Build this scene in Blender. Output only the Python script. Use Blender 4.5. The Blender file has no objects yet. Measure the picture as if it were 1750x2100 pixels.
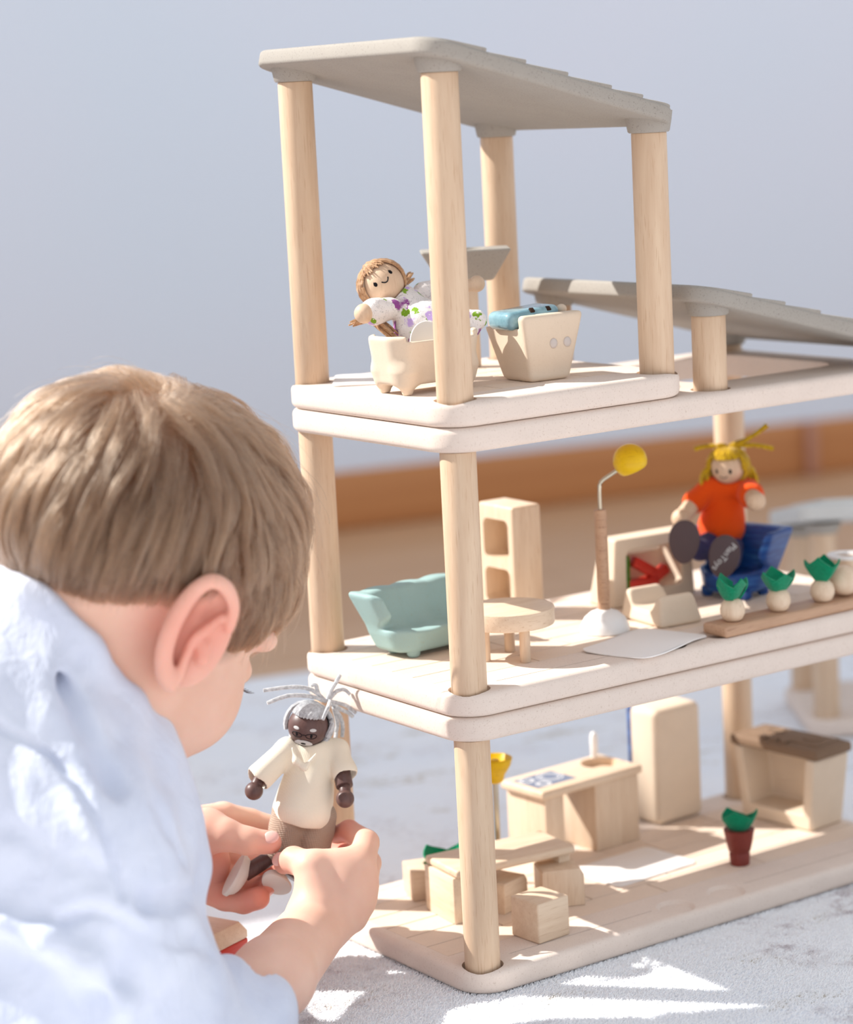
import bpy, bmesh, math, random
import numpy as np
import openvdb
from mathutils import Vector, Matrix, Euler, noise

# ---------------------------------------------------------------- camera, light, exposure
SC = bpy.context.scene
COL = SC.collection
CM = 0.01                                  # the whole scene is laid out in centimetres


def srgb(r, g, b):
    f = lambda c: (c / 255 / 12.92) if c / 255 <= 0.04045 else ((c / 255 + 0.055) / 1.055) ** 2.4
    return (f(r), f(g), f(b), 1.0)


cam_data = bpy.data.cameras.new('camera')
cam = bpy.data.objects.new('camera', cam_data)
COL.objects.link(cam)
SC.camera = cam
cam.matrix_world = Matrix(((0.816971, 0.136900, -0.560193, -0.830111), (-0.574467, 0.108223, -0.811342, -1.166473), (-0.050447, 0.984655, 0.167059, 0.527620), (0.000000, 0.000000, 0.000000, 1.000000)))
cam_data.sensor_fit = 'HORIZONTAL'
cam_data.sensor_width = 36.0
cam_data.lens = 102.6962
cam_data.clip_start = 0.05
cam_data.dof.use_dof = True
cam_data.dof.focus_distance = 1.485
cam_data.dof.aperture_fstop = 5.0

SC.view_settings.view_transform = 'Standard'
SC.view_settings.look = 'None'
SC.view_settings.gamma = 1.0
SC.view_settings.use_curve_mapping = False
SC.view_settings.exposure = 0.0

world = bpy.data.worlds.new('daylight')
SC.world = world
world.use_nodes = True
bg = world.node_tree.nodes['Background']
bg.inputs['Color'].default_value = (0.88, 0.93, 1.0, 1.0)
bg.inputs['Strength'].default_value = 0.92

sun_data = bpy.data.lights.new('sun', 'SUN')
sun = bpy.data.objects.new('sun', sun_data)
COL.objects.link(sun)
sun_data.energy = 6.8
sun_data.angle = math.radians(0.53)
sun_data.color = (1.0, 0.965, 0.91)
SUN_DIR = Vector((-0.66, 0.75, 0.86)).normalized()       # towards the sun
sun.rotation_euler = SUN_DIR.to_track_quat('Z', 'Y').to_euler()
sun.location = SUN_DIR * 6


# ---------------------------------------------------------------- materials
def mat(name, base, rough=0.55, spec=0.35, sss=0.0, sss_col=None, metal=0.0, coat=0.0, sheen=0.0):
    m = bpy.data.materials.new(name)
    m.use_nodes = True
    b = m.node_tree.nodes['Principled BSDF']
    b.inputs['Base Color'].default_value = base
    b.inputs['Roughness'].default_value = rough
    b.inputs['Specular IOR Level'].default_value = spec
    b.inputs['Metallic'].default_value = metal
    if sss:
        b.inputs['Subsurface Weight'].default_value = sss
        b.inputs['Subsurface Radius'].default_value = sss_col or (1.0, 0.35, 0.2)
        b.inputs['Subsurface Scale'].default_value = 0.006
    if coat:
        b.inputs['Coat Weight'].default_value = coat
        b.inputs['Coat Roughness'].default_value = 0.15
    if sheen:
        b.inputs['Sheen Weight'].default_value = sheen
        b.inputs['Sheen Roughness'].default_value = 0.5
    return m


class NT:
    """small wrapper to wire nodes"""
    def __init__(self, m):
        self.t = m.node_tree
        self.b = self.t.nodes['Principled BSDF']

    def n(self, typ, **kw):
        nd = self.t.nodes.new(typ)
        for k, v in kw.items():
            if k.startswith('_'):
                setattr(nd, k[1:], v)
            else:
                nd.inputs[k].default_value = v
        return nd

    def l(self, a, b):
        self.t.links.new(a, b)

    def coords(self, scale=(1, 1, 1), rnd=True, kind='Object', rot=(0, 0, 0)):
        tc = self.n('ShaderNodeTexCoord')
        mp = self.n('ShaderNodeMapping', Scale=scale, Rotation=rot)
        self.l(tc.outputs[kind], mp.inputs['Vector'])
        if rnd:
            oi = self.n('ShaderNodeObjectInfo')
            mul = self.n('ShaderNodeMath', _operation='MULTIPLY')
            self.l(oi.outputs['Random'], mul.inputs[0])
            mul.inputs[1].default_value = 37.0
            cmb = self.n('ShaderNodeCombineXYZ')
            for k in 'XYZ':
                self.l(mul.outputs[0], cmb.inputs[k])
            self.l(cmb.outputs[0], mp.inputs['Location'])
        return mp.outputs['Vector']

    def noise(self, vec, scale, detail=4, rough=0.55, dist=0.0):
        nd = self.n('ShaderNodeTexNoise', Scale=scale, Detail=detail, Roughness=rough, Distortion=dist)
        self.l(vec, nd.inputs['Vector'])
        return nd.outputs['Fac']

    def ramp(self, fac, stops):
        r = self.n('ShaderNodeValToRGB')
        el = r.color_ramp.elements
        while len(el) < len(stops):
            el.new(0.5)
        for e, (p, c) in zip(el, stops):
            e.position = p
            e.color = c if len(c) == 4 else (*c, 1)
        self.l(fac, r.inputs['Fac'])
        return r.outputs['Color']

    def mix(self, fac, a, b, blend='MIX'):
        m = self.n('ShaderNodeMix', _data_type='RGBA', _blend_type=blend)
        for s, v in ((m.inputs[0], fac), (m.inputs[6], a), (m.inputs[7], b)):
            if isinstance(v, (int, float, tuple)):
                s.default_value = v
            else:
                self.l(v, s)
        return m.outputs[2]

    def bump(self, h, strength=0.2, dist=0.001):
        bp = self.n('ShaderNodeBump', Strength=strength, Distance=dist)
        self.l(h, bp.inputs['Height'])
        self.l(bp.outputs['Normal'], self.b.inputs['Normal'])


G = (1, 1, 1, 1)


def wood(name, base, dark, axis='Z', rough=0.45, pores=0.5, spec=0.3):
    """pale sanded rubberwood: long soft grain and short dark pores along one axis"""
    m = mat(name, base, rough, spec)
    w = NT(m)
    st = {'X': (14, 160, 160), 'Y': (160, 14, 160), 'Z': (160, 160, 14)}[axis]
    v = w.coords(st)
    g = w.noise(v, 1.0, 5, 0.6, 0.2)
    c = w.ramp(g, [(0.3, base), (0.62, tuple(0.68 * a + 0.32 * b for a, b in zip(base, dark))), (0.8, base)])
    st2 = {'X': (60, 1100, 1100), 'Y': (1100, 60, 1100), 'Z': (1100, 1100, 60)}[axis]
    p = w.noise(w.coords(st2), 1.0, 2, 0.5)
    pm = w.ramp(p, [(0.60, (0, 0, 0)), (0.72, (pores, pores, pores))])
    c = w.mix(pm, c, dark)
    w.l(c, w.b.inputs['Base Color'])
    w.bump(p, 0.08, 0.0004)
    return m


def fibre(name, base, speck, rough=0.75, amount=0.55, sp=900):
    """pressed wood fibre with fine dark flecks"""
    m = mat(name, base, rough, 0.2)
    w = NT(m)
    v = w.coords()
    n1 = w.noise(v, sp, 3, 0.7)
    n2 = w.noise(v, 60, 4, 0.6)
    c = w.ramp(n2, [(0.3, tuple(x * 0.95 for x in base[:3])), (0.7, base)])
    f = w.ramp(n1, [(0.58, (0, 0, 0)), (0.74, (amount, amount, amount))])
    c = w.mix(f, c, speck)
    w.l(c, w.b.inputs['Base Color'])
    w.bump(n1, 0.12, 0.0003)
    return m


def cloth(name, base, scale=2500, rough=0.9, strength=0.25):
    m = mat(name, base, rough, 0.15, sheen=0.15)
    w = NT(m)
    v = w.coords(rnd=False)
    a = w.n('ShaderNodeTexWave', Scale=scale / 6.283 * 1.0, Distortion=1.0)
    a.bands_direction = 'X'
    w.l(v, a.inputs['Vector'])
    b = w.n('ShaderNodeTexWave', Scale=scale / 6.283 * 1.0, Distortion=1.0)
    b.bands_direction = 'Z'
    w.l(v, b.inputs['Vector'])
    s = w.n('ShaderNodeMath', _operation='ADD')
    w.l(a.outputs['Fac'], s.inputs[0])
    w.l(b.outputs['Fac'], s.inputs[1])
    w.bump(s.outputs[0], strength, 0.0004)
    return m


# ---------------------------------------------------------------- objects
def link(name, data, parent=None, loc=(0, 0, 0), rot=(0, 0, 0)):
    o = bpy.data.objects.new(name, data)
    COL.objects.link(o)
    o.location = Vector(loc) * CM
    o.rotation_euler = rot
    if parent is not None:
        o.parent = parent
    return o


def tag(o, label=None, cat=None, group=None, kind=None):
    for k, v in (('label', label), ('category', cat), ('group', group), ('kind', kind)):
        if v:
            o[k] = v
    return o


def thing(name, label, cat, loc=(0, 0, 0), rotz=0.0, group=None, rot=None):
    o = link(name, None, None, loc, rot or (0, 0, math.radians(rotz)))
    o.empty_display_size = 0.01
    return tag(o, label, cat, group)


class B:
    """collects shapes in centimetres; build() links them as ONE mesh object"""
    def __init__(self):
        self.bm = bmesh.new()

    def add(self, bm2, mtx=None):
        if mtx is not None:
            bm2.transform(mtx)
        me = bpy.data.meshes.new('tmp')
        bm2.to_mesh(me)
        bm2.free()
        self.bm.from_mesh(me)
        bpy.data.meshes.remove(me)
        return self

    def box(self, c, s, bev=0.08, seg=2, rot=(0, 0, 0), taper=None):
        bm = bmesh.new()
        bmesh.ops.create_cube(bm, size=1.0)
        for v in bm.verts:
            t = 1.0
            if taper is not None and v.co.z < 0:
                v.co.x *= taper[0]
                v.co.y *= taper[1]
            v.co = Vector((v.co.x * s[0], v.co.y * s[1], v.co.z * s[2]))
        if bev:
            bmesh.ops.bevel(bm, geom=bm.edges[:], offset=bev, segments=seg, profile=0.5, affect='EDGES')
        return self.add(bm, Matrix.Translation(Vector(c)) @ Euler(rot).to_matrix().to_4x4())

    def lathe(self, prof, c=(0, 0, 0), n=32, rot=None):
        """prof: list of (radius, z)"""
        bm = bmesh.new()
        rings = []
        for r, z in prof:
            if r < 1e-6:
                rings.append([bm.verts.new((0, 0, z))])
            else:
                rings.append([bm.verts.new((r * math.cos(2 * math.pi * k / n), r * math.sin(2 * math.pi * k / n), z)) for k in range(n)])
        for a, b in zip(rings, rings[1:]):
            for k in range(n):
                k2 = (k + 1) % n
                if len(a) == 1 and len(b) == 1:
                    continue
                if len(a) == 1:
                    bm.faces.new((a[0], b[k], b[k2]))
                elif len(b) == 1:
                    bm.faces.new((a[k], b[0], a[k2]))
                else:
                    bm.faces.new((a[k], b[k], b[k2], a[k2]))
        closed = prof[0] == prof[-1]
        for rg in (rings[0], rings[-1]):
            if len(rg) > 1 and not closed:
                bm.faces.new(rg)
        bmesh.ops.recalc_face_normals(bm, faces=bm.faces[:])
        mt = Matrix.Translation(Vector(c))
        if rot is not None:
            mt = mt @ (rot if isinstance(rot, Matrix) else Euler(rot).to_matrix().to_4x4())
        return self.add(bm, mt)

    def cyl(self, p0, p1, r, r1=None, n=24, bev=0.06):
        p0, p1 = Vector(p0), Vector(p1)
        r1 = r if r1 is None else r1
        h = (p1 - p0).length
        q = (p1 - p0).to_track_quat('Z', 'Y').to_matrix().to_4x4()
        b = min(bev, r * 0.6, h * 0.4)
        prof = [(0, 0), (r - b, 0), (r - b * 0.3, b * 0.3), (r, b), (r1, h - b), (r1 - b * 0.3, h - b * 0.3), (r1 - b, h), (0, h)] if b > 0 else [(r, 0), (r1, h)]
        return self.lathe(prof, p0, n, q)

    def ball(self, c, r, n=24, sc=(1, 1, 1), rot=None):
        bm = bmesh.new()
        bmesh.ops.create_uvsphere(bm, u_segments=n, v_segments=n // 2 + 2, radius=r)
        mt = Matrix.Translation(Vector(c))
        if rot is not None:
            mt = mt @ Euler(rot).to_matrix().to_4x4()
        return self.add(bm, mt @ Matrix.Diagonal((*sc, 1)))

    def prism(self, pts, z0, z1, bev=0.0, seg=3, mtx=None):
        """outline (x,y) raised from z0 to z1; bev rounds its top and bottom edges"""
        bm = bmesh.new()
        lo = [bm.verts.new((x, y, z0)) for x, y in pts]
        hi = [bm.verts.new((x, y, z1)) for x, y in pts]
        n = len(pts)
        fb = bm.faces.new(lo[::-1])
        ft = bm.faces.new(hi)
        for k in range(n):
            bm.faces.new((lo[k], lo[(k + 1) % n], hi[(k + 1) % n], hi[k]))
        bmesh.ops.recalc_face_normals(bm, faces=bm.faces[:])
        if bev:
            bmesh.ops.bevel(bm, geom=list(set(fb.edges[:] + ft.edges[:])), offset=bev, segments=seg, profile=0.5, affect='EDGES')
        return self.add(bm, mtx)

    def tube(self, pts, r, n=8, cap=True):
        """round tube through points; r a number or one per point"""
        P = [Vector(p) for p in pts]
        rs = list(r) if isinstance(r, (list, tuple)) else [r] * len(P)
        if 3 <= len(P) <= 6:                       # round the polyline off
            Q, S = [], []
            for i in range(len(P) - 1):
                a, b_, c, d = P[max(i - 1, 0)], P[i], P[i + 1], P[min(i + 2, len(P) - 1)]
                for t in (0, 0.34, 0.67):
                    Q.append(0.5 * (2 * b_ + (c - a) * t + (2 * a - 5 * b_ + 4 * c - d) * t * t + (3 * b_ - a - 3 * c + d) * t ** 3))
                    S.append(rs[i] * (1 - t) + rs[i + 1] * t)
            P, rs = Q + [P[-1]], S + [rs[-1]]
        bm = bmesh.new()
        rings = []
        up = Vector((0.13, 0.31, 0.94))
        for i, p in enumerate(P):
            d = (P[min(i + 1, len(P) - 1)] - P[max(i - 1, 0)]).normalized()
            a = d.cross(up)
            if a.length < 1e-3:
                a = d.cross(Vector((1, 0, 0)))
            a.normalize()
            b = d.cross(a)
            up = b.cross(d) if False else up
            rings.append([bm.verts.new(p + rs[i] * (math.cos(2 * math.pi * k / n) * a + math.sin(2 * math.pi * k / n) * b)) for k in range(n)])
        for a, b in zip(rings, rings[1:]):
            for k in range(n):
                bm.faces.new((a[k], a[(k + 1) % n], b[(k + 1) % n], b[k]))
        if cap:
            bm.faces.new(rings[0][::-1])
            bm.faces.new(rings[-1])
        bmesh.ops.recalc_face_normals(bm, faces=bm.faces[:])
        return self.add(bm)

    def sheet(self, fn, nu, nv, thick=0.0):
        """surface fn(u,v) -> point for u,v in 0..1, thickened"""
        bm = bmesh.new()
        g = [[bm.verts.new(fn(i / nu, j / nv)) for j in range(nv + 1)] for i in range(nu + 1)]
        for i in range(nu):
            for j in range(nv):
                bm.faces.new((g[i][j], g[i + 1][j], g[i + 1][j + 1], g[i][j + 1]))
        bmesh.ops.recalc_face_normals(bm, faces=bm.faces[:])
        if thick:
            bmesh.ops.solidify(bm, geom=bm.faces[:], thickness=thick)
        return self.add(bm)

    def mesh(self, name, smooth=True, angle=40):
        bm = self.bm
        bm.transform(Matrix.Scale(CM, 4))
        if smooth:
            lim = math.radians(angle)
            for f in bm.faces:
                f.smooth = True
            for e in bm.edges:
                e.smooth = len(e.link_faces) != 2 or e.calc_face_angle(0) < lim
        me = bpy.data.meshes.new(name)
        bm.to_mesh(me)
        bm.free()
        return me

    def build(self, name, m, parent=None, loc=(0, 0, 0), rot=(0, 0, 0), smooth=True, angle=40):
        me = self.mesh(name, smooth, angle)
        if m:
            me.materials.append(m)
        return link(name, me, parent, loc, rot)


def rrect(x0, y0, x1, y1, r, n=8):
    """outline of a rounded rectangle, counter-clockwise"""
    out = []
    for cx, cy, a0 in ((x1 - r, y1 - r, 0), (x0 + r, y1 - r, 90), (x0 + r, y0 + r, 180), (x1 - r, y0 + r, 270)):
        for k in range(n + 1):
            a = math.radians(a0 + 90 * k / n)
            out.append((cx + r * math.cos(a), cy + r * math.sin(a)))
    return out


def cut(me, cutter_b, doubles=True):
    """boolean difference of two meshes, returned as a new mesh"""
    a = bpy.data.objects.new('a', me)
    cme = cutter_b.mesh('cutter', False)
    b = bpy.data.objects.new('b', cme)
    COL.objects.link(a)
    COL.objects.link(b)
    md = a.modifiers.new('b', 'BOOLEAN')
    md.operation = 'DIFFERENCE'
    md.solver = 'EXACT'
    md.object = b
    dg = bpy.context.evaluated_depsgraph_get()
    dg.update()
    res = bpy.data.meshes.new_from_object(a.evaluated_get(dg))
    bpy.data.objects.remove(a)
    bpy.data.objects.remove(b)
    bm = bmesh.new()
    bm.from_mesh(res)
    if doubles:
        bmesh.ops.remove_doubles(bm, verts=bm.verts[:], dist=1e-6)
    for f in bm.faces:
        f.smooth = True
    for e in bm.edges:
        e.smooth = len(e.link_faces) != 2 or e.calc_face_angle(0) < math.radians(38)
    bm.to_mesh(res)
    bm.free()
    return res


# ---------------------------------------------------------------- soft bodies: distance fields meshed by openvdb
class SDF:
    """a grid of distances (cm); shapes are blended in with a smooth minimum"""
    def __init__(self, lo, hi, h):
        self.lo = np.array(lo, float)
        self.h = h
        self.n = [int(math.ceil((b - a) / h)) + 1 for a, b in zip(lo, hi)]
        self.d = np.full(self.n, 50.0, np.float32)

    def win(self, lo, hi):
        a = np.maximum(np.floor((np.array(lo) - self.lo) / self.h).astype(int), 0)
        b = np.minimum(np.ceil((np.array(hi) - self.lo) / self.h).astype(int) + 1, self.n)
        if np.any(b <= a):
            return None
        ax = [(self.lo[i] + self.h * np.arange(a[i], b[i])).astype(np.float32) for i in range(3)]
        return tuple(slice(a[i], b[i]) for i in range(3)), ax[0][:, None, None], ax[1][None, :, None], ax[2][None, None, :]

    def put(self, lo, hi, fn, k, op):
        m = k + 3 * self.h
        w = self.win(np.array(lo) - m, np.array(hi) + m)
        if w is None:
            return self
        s, x, y, z = w
        q = fn(x, y, z).astype(np.float32)
        p = self.d[s]
        if op == 'sub':
            q = -q
            if k > 0:
                hh = np.maximum(k - np.abs(p - q), 0) / k
                self.d[s] = np.maximum(p, q) + hh * hh * k * 0.25
            else:
                self.d[s] = np.maximum(p, q)
        elif op == 'and':
            self.d[s] = np.maximum(p, q)
        else:
            if k > 0:
                hh = np.maximum(k - np.abs(p - q), 0) / k
                self.d[s] = np.minimum(p, q) - hh * hh * k * 0.25
            else:
                self.d[s] = np.minimum(p, q)
        return self

    def cap(self, a, b, ra, rb=None, k=0.4, op='add'):
        a, b = np.array(a, float), np.array(b, float)
        rb = ra if rb is None else rb
        ba = b - a
        L = max(float(ba @ ba), 1e-9)
        R = max(ra, rb)

        def fn(x, y, z):
            t = np.clip(((x - a[0]) * ba[0] + (y - a[1]) * ba[1] + (z - a[2]) * ba[2]) / L, 0, 1)
            return np.sqrt((x - a[0] - t * ba[0]) ** 2 + (y - a[1] - t * ba[1]) ** 2 + (z - a[2] - t * ba[2]) ** 2) - (ra + (rb - ra) * t)
        return self.put(np.minimum(a, b) - R, np.maximum(a, b) + R, fn, k, op)

    def chain(self, pts, rs, k=0.4, op='add'):
        if len(pts) >= 5:                          # round the polyline off
            P = [Vector(p) for p in pts]
            np_, nr = [], []
            for i in range(len(P) - 1):
                a, b, c, d = P[max(i - 1, 0)], P[i], P[i + 1], P[min(i + 2, len(P) - 1)]
                for t in (0, 0.25, 0.5, 0.75):
                    np_.append(0.5 * (2 * b + (c - a) * t + (2 * a - 5 * b + 4 * c - d) * t * t + (3 * b - a - 3 * c + d) * t ** 3))
                    nr.append(rs[i] * (1 - t) + rs[i + 1] * t)
            pts, rs = np_ + [P[-1]], nr + [rs[-1]]
            if op == 'add' and k > 0.2:            # one soft tube, blended once
                lo = np.min([np.array(p) - r for p, r in zip(pts, rs)], 0)
                hi = np.max([np.array(p) + r for p, r in zip(pts, rs)], 0)
                sub = SDF(lo - k - 4 * self.h, hi + k + 4 * self.h, self.h)
                for i in range(len(pts) - 1):
                    sub.cap(pts[i], pts[i + 1], rs[i], rs[i + 1], 0.05)
                def fn(x, y, z):
                    i0 = [np.round((np.ravel(q) - sub.lo[j]) / self.h).astype(int) for j, q in enumerate((x, y, z))]
                    return sub.d[np.ix_(*[np.clip(i, 0, n - 1) for i, n in zip(i0, sub.n)])]
                sub.lo = self.lo + np.round((sub.lo - self.lo) / self.h) * self.h
                return self.put(lo, hi, fn, k, op)
        for i in range(len(pts) - 1):
            self.cap(pts[i], pts[i + 1], rs[i], rs[i + 1], k, op)
        return self

    def ell(self, c, r, rot=None, k=0.4, op='add'):
        c, r = np.array(c, float), np.array(r, float)
        Rm = np.eye(3) if rot is None else np.array(rot if isinstance(rot, Matrix) else Euler(rot).to_matrix())[:3, :3]
        ext = np.sqrt(((Rm * r) ** 2).sum(1))

        def fn(x, y, z):
            dx, dy, dz = x - c[0], y - c[1], z - c[2]
            l = [Rm[0, i] * dx + Rm[1, i] * dy + Rm[2, i] * dz for i in range(3)]
            k0 = np.sqrt((l[0] / r[0]) ** 2 + (l[1] / r[1]) ** 2 + (l[2] / r[2]) ** 2)
            k1 = np.sqrt((l[0] / r[0] ** 2) ** 2 + (l[1] / r[1] ** 2) ** 2 + (l[2] / r[2] ** 2) ** 2)
            return k0 * (k0 - 1.0) / np.maximum(k1, 1e-6)
        return self.put(c - ext, c + ext, fn, k, op)

    def convex(self, planes, lo, hi, rnd=0.15, k=0.15, op='add'):
        """planes: (nx,ny,nz,offset), inside where n.p < offset; rnd rounds the edges"""
        def fn(x, y, z):
            d = None
            for nx, ny, nz, o in planes:
                l = math.sqrt(nx * nx + ny * ny + nz * nz)
                q = (nx * x + ny * y + nz * z - o) / l
                if d is None:
                    d = q
                else:
                    hh = np.maximum(rnd - np.abs(d - q), 0) / rnd
                    d = np.maximum(d, q) + hh * hh * rnd * 0.25
            return d
        return self.put(lo, hi, fn, k, op)

    def warp(self, fn):
        """add a displacement (cm) to the field"""
        s, x, y, z = self.win(self.lo, self.lo + self.h * np.array(self.n))
        self.d[s] += fn(x, y, z).astype(np.float32)
        return self

    def mesh(self, name, smooth_it=2):
        d = self.d
        d[0], d[-1], d[:, 0], d[:, -1], d[:, :, 0], d[:, :, -1] = 1, 1, 1, 1, 1, 1
        g = openvdb.FloatGrid(50.0)
        g.copyFromArray(np.clip(d, -3 * self.h, 3 * self.h))
        pts, quads = g.convertToQuads(0.0)
        pts = (pts * self.h + self.lo) * CM
        me = bpy.data.meshes.new(name)
        me.vertices.add(len(pts))
        me.vertices.foreach_set('co', pts.astype(np.float32).ravel())
        nf = len(quads)
        me.loops.add(nf * 4)
        me.polygons.add(nf)
        q = quads[:, ::-1].astype(np.int32)
        me.loops.foreach_set('vertex_index', q.ravel())
        me.polygons.foreach_set('loop_start', np.arange(nf, dtype=np.int32) * 4)
        me.polygons.foreach_set('use_smooth', np.ones(nf, bool))
        me.update(calc_edges=True)
        bm = bmesh.new()
        bm.from_mesh(me)
        for _ in range(smooth_it):
            bmesh.ops.smooth_vert(bm, verts=bm.verts[:], factor=0.5, use_axis_x=True, use_axis_y=True, use_axis_z=True)
        bmesh.ops.recalc_face_normals(bm, faces=bm.faces[:])
        bm.to_mesh(me)
        bm.free()
        return me

    def build(self, name, m, parent=None, loc=(0, 0, 0), rot=(0, 0, 0), smooth_it=2):
        me = self.mesh(name, smooth_it)
        me.materials.append(m)
        return link(name, me, parent, loc, rot)


# ---------------------------------------------------------------- room
WALL_O = Vector((156.0, 134.2, -2.6))          # floor point at the batten, foot of the back wall
WALL_A = math.atan2(-17.0, 72.0)

m_wall = mat('wall_paint', srgb(234, 240, 250), 0.9, 0.1)
w = NT(m_wall)
w.l(w.ramp(w.noise(w.coords(rnd=False), 1.2, 2), [(0.35, srgb(226, 238, 252)), (0.65, srgb(232, 238, 252))]), w.b.inputs['Base Color'])
m_skirt = mat('stained_wood', srgb(196, 134, 86), 0.5, 0.3)
w = NT(m_skirt)
w.l(w.ramp(w.noise(w.coords((0.6, 5, 30), rnd=False), 1.0, 3), [(0.3, srgb(188, 126, 78)), (0.7, srgb(204, 144, 94))]), w.b.inputs['Base Color'])
m_floor = mat('oak_floor', srgb(205, 165, 130), 0.45, 0.4)
w = NT(m_floor)
vv = w.coords((1, 1, 1), rnd=False)
br = w.n('ShaderNodeTexBrick', Scale=1.0)
br.inputs['Color1'].default_value = srgb(206, 166, 130)
br.inputs['Color2'].default_value = srgb(190, 146, 108)
br.inputs['Mortar'].default_value = srgb(165, 120, 85)
br.inputs['Mortar Size'].default_value = 0.002
br.inputs['Brick Width'].default_value = 1.2
br.inputs['Row Height'].default_value = 0.14
w.l(vv, br.inputs['Vector'])
w.l(w.mix(0.35, br.outputs['Color'], w.ramp(w.noise(w.coords((2, 40, 2), rnd=False), 1.0, 4), [(0.3, srgb(185, 140, 100)), (0.7, srgb(215, 178, 142))])), w.b.inputs['Base Color'])
m_batten = mat('pale_batten', srgb(190, 140, 118), 0.5, 0.3)

# local frame of the wall: x along it, -y into the room
wall = B().box((-90, 6, 105.8), (620, 12, 211.6), 0).build('wall_back', m_wall, None, WALL_O, (0, 0, WALL_A), smooth=False)  # height set so the unseen top edge shades the back floor from sun
tag(wall, kind='structure')
blocker = B().box((-90, 4, 212.8), (620, 18, 2.4), 0.4).build('sun_blocker_1', m_wall, None, WALL_O, (0, 0, WALL_A))  # unseen ledge added on the wall top to shape the sun's shadow edge
tag(blocker, kind='structure')
skirt = B().box((-90, -0.6, 3.9), (620, 1.4, 7.6), 0.3).build('baseboard_back', m_skirt, None, WALL_O, (0, 0, WALL_A))
tag(skirt, kind='structure')
B().box((0, -1.9, 4.0), (1.6, 1.2, 7.8), 0.25).build('batten', m_batten, skirt)
floor = B().box((-90, -240, -1), (700, 520, 2), 0).build('floor', m_floor, None, WALL_O, (0, 0, WALL_A), smooth=False)
tag(floor, kind='structure')

# the rug: a thick pale pile carpet with a worn print
m_rug = mat('rug_pile', srgb(240, 240, 240), 0.95, 0.05, sheen=0.3)
w = NT(m_rug)
v = w.coords(rnd=False)
base = w.ramp(w.noise(v, 5, 3), [(0.4, srgb(236, 239, 246)), (0.6, srgb(243, 243, 246))])
blot = w.ramp(w.noise(w.coords((9, 22, 10), rnd=False, rot=(0, 0, 0.6)), 1.0, 5, 0.62, 0.8), [(0.565, (0, 0, 0)), (0.66, (0.95, 0.95, 0.95))])
spk = w.ramp(w.noise(v, 160, 4, 0.7), [(0.45, (0, 0, 0)), (0.6, (1, 1, 1))])
patch = w.ramp(w.noise(v, 14, 4, 0.6), [(0.52, (0, 0, 0)), (0.66, (0.7, 0.7, 0.7))])
tan = w.mix(w.noise(v, 7, 2), srgb(196, 176, 140), srgb(176, 168, 170))
c = w.mix(w.mix(1.0, blot, spk, 'MULTIPLY'), base, srgb(168, 148, 108))
c = w.mix(w.mix(1.0, patch, spk, 'MULTIPLY'), c, srgb(206, 198, 200))
w.l(c, w.b.inputs['Base Color'])
w.bump(w.noise(v, 420, 3, 0.7), 0.6, 0.002)
RUG_Z = -1.42
rug = thing('rug', 'pale worn-print pile rug under the toy house', 'rug', (20, 5, -2.6), math.degrees(WALL_A))
B().prism(rrect(-120, -130, 150, 78, 2), 0.0, 1.12, 0.4).build('backing', m_rug, rug)


def pile(name, n, x0, x1, y0, y1, seed, ln=0.16):
    """short leaning tufts standing on the rug where it is nearest"""
    rg = np.random.default_rng(seed)
    u, v = rg.uniform(0, 1, n), rg.uniform(0, 1, n)
    keep = np.minimum(np.minimum(u, 1 - u), np.minimum(v, 1 - v)) > 0.14 * rg.uniform(0, 1, n)
    u, v = u[keep], v[keep]
    n = len(u)
    p = np.stack([x0 + (x1 - x0) * u, y0 + (y1 - y0) * v, np.full(n, RUG_Z - 0.08)], 1)
    a = rg.uniform(0, 2 * np.pi, n)
    lean = rg.uniform(0.2, 0.9, n) * ln
    pts = np.zeros((n, 3, 3))
    pts[:, 0] = p
    for k, f in ((1, 0.5), (2, 1.0)):
        pts[:, k, 0] = p[:, 0] + np.cos(a) * lean * f * f + 0.06 * f
        pts[:, k, 1] = p[:, 1] + np.sin(a) * lean * f * f - 0.05 * f
        pts[:, k, 2] = p[:, 2] + ln * f * rg.uniform(0.7, 1.1, n)
    hc = bpy.data.hair_curves.new(name)
    hc.add_curves([3] * n)
    M3 = np.array(rug.matrix_basis.inverted())
    q = pts.reshape(-1, 3) * CM
    q = q @ M3[:3, :3].T + M3[:3, 3]
    hc.attributes['position'].data.foreach_set('vector', q.astype(np.float32).ravel())
    ra = hc.attributes.new('radius', 'FLOAT', 'POINT')
    ra.data.foreach_set('value', np.tile(np.array([0.04, 0.036, 0.018]) * CM, n).astype(np.float32))
    hc.materials.append(m_pile)
    o = link(name, hc, rug)
    o['kind'] = 'stuff'
    return o


m_pile = mat('rug_tufts', srgb(254, 254, 255), 0.95, 0.05)
w = NT(m_pile)
v = w.coords(rnd=False)
spk = w.ramp(w.noise(v, 110, 4, 0.7), [(0.46, (0, 0, 0)), (0.6, (1, 1, 1))])
patch = w.ramp(w.noise(v, 14, 4, 0.6), [(0.52, (0, 0, 0)), (0.66, (0.8, 0.8, 0.8))])
w.l(w.mix(w.mix(1.0, patch, spk, 'MULTIPLY'), srgb(254, 254, 255), srgb(206, 196, 198)), w.b.inputs['Base Color'])
pile('pile', 200000, -30, 44, -28, 16, 4)


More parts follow.
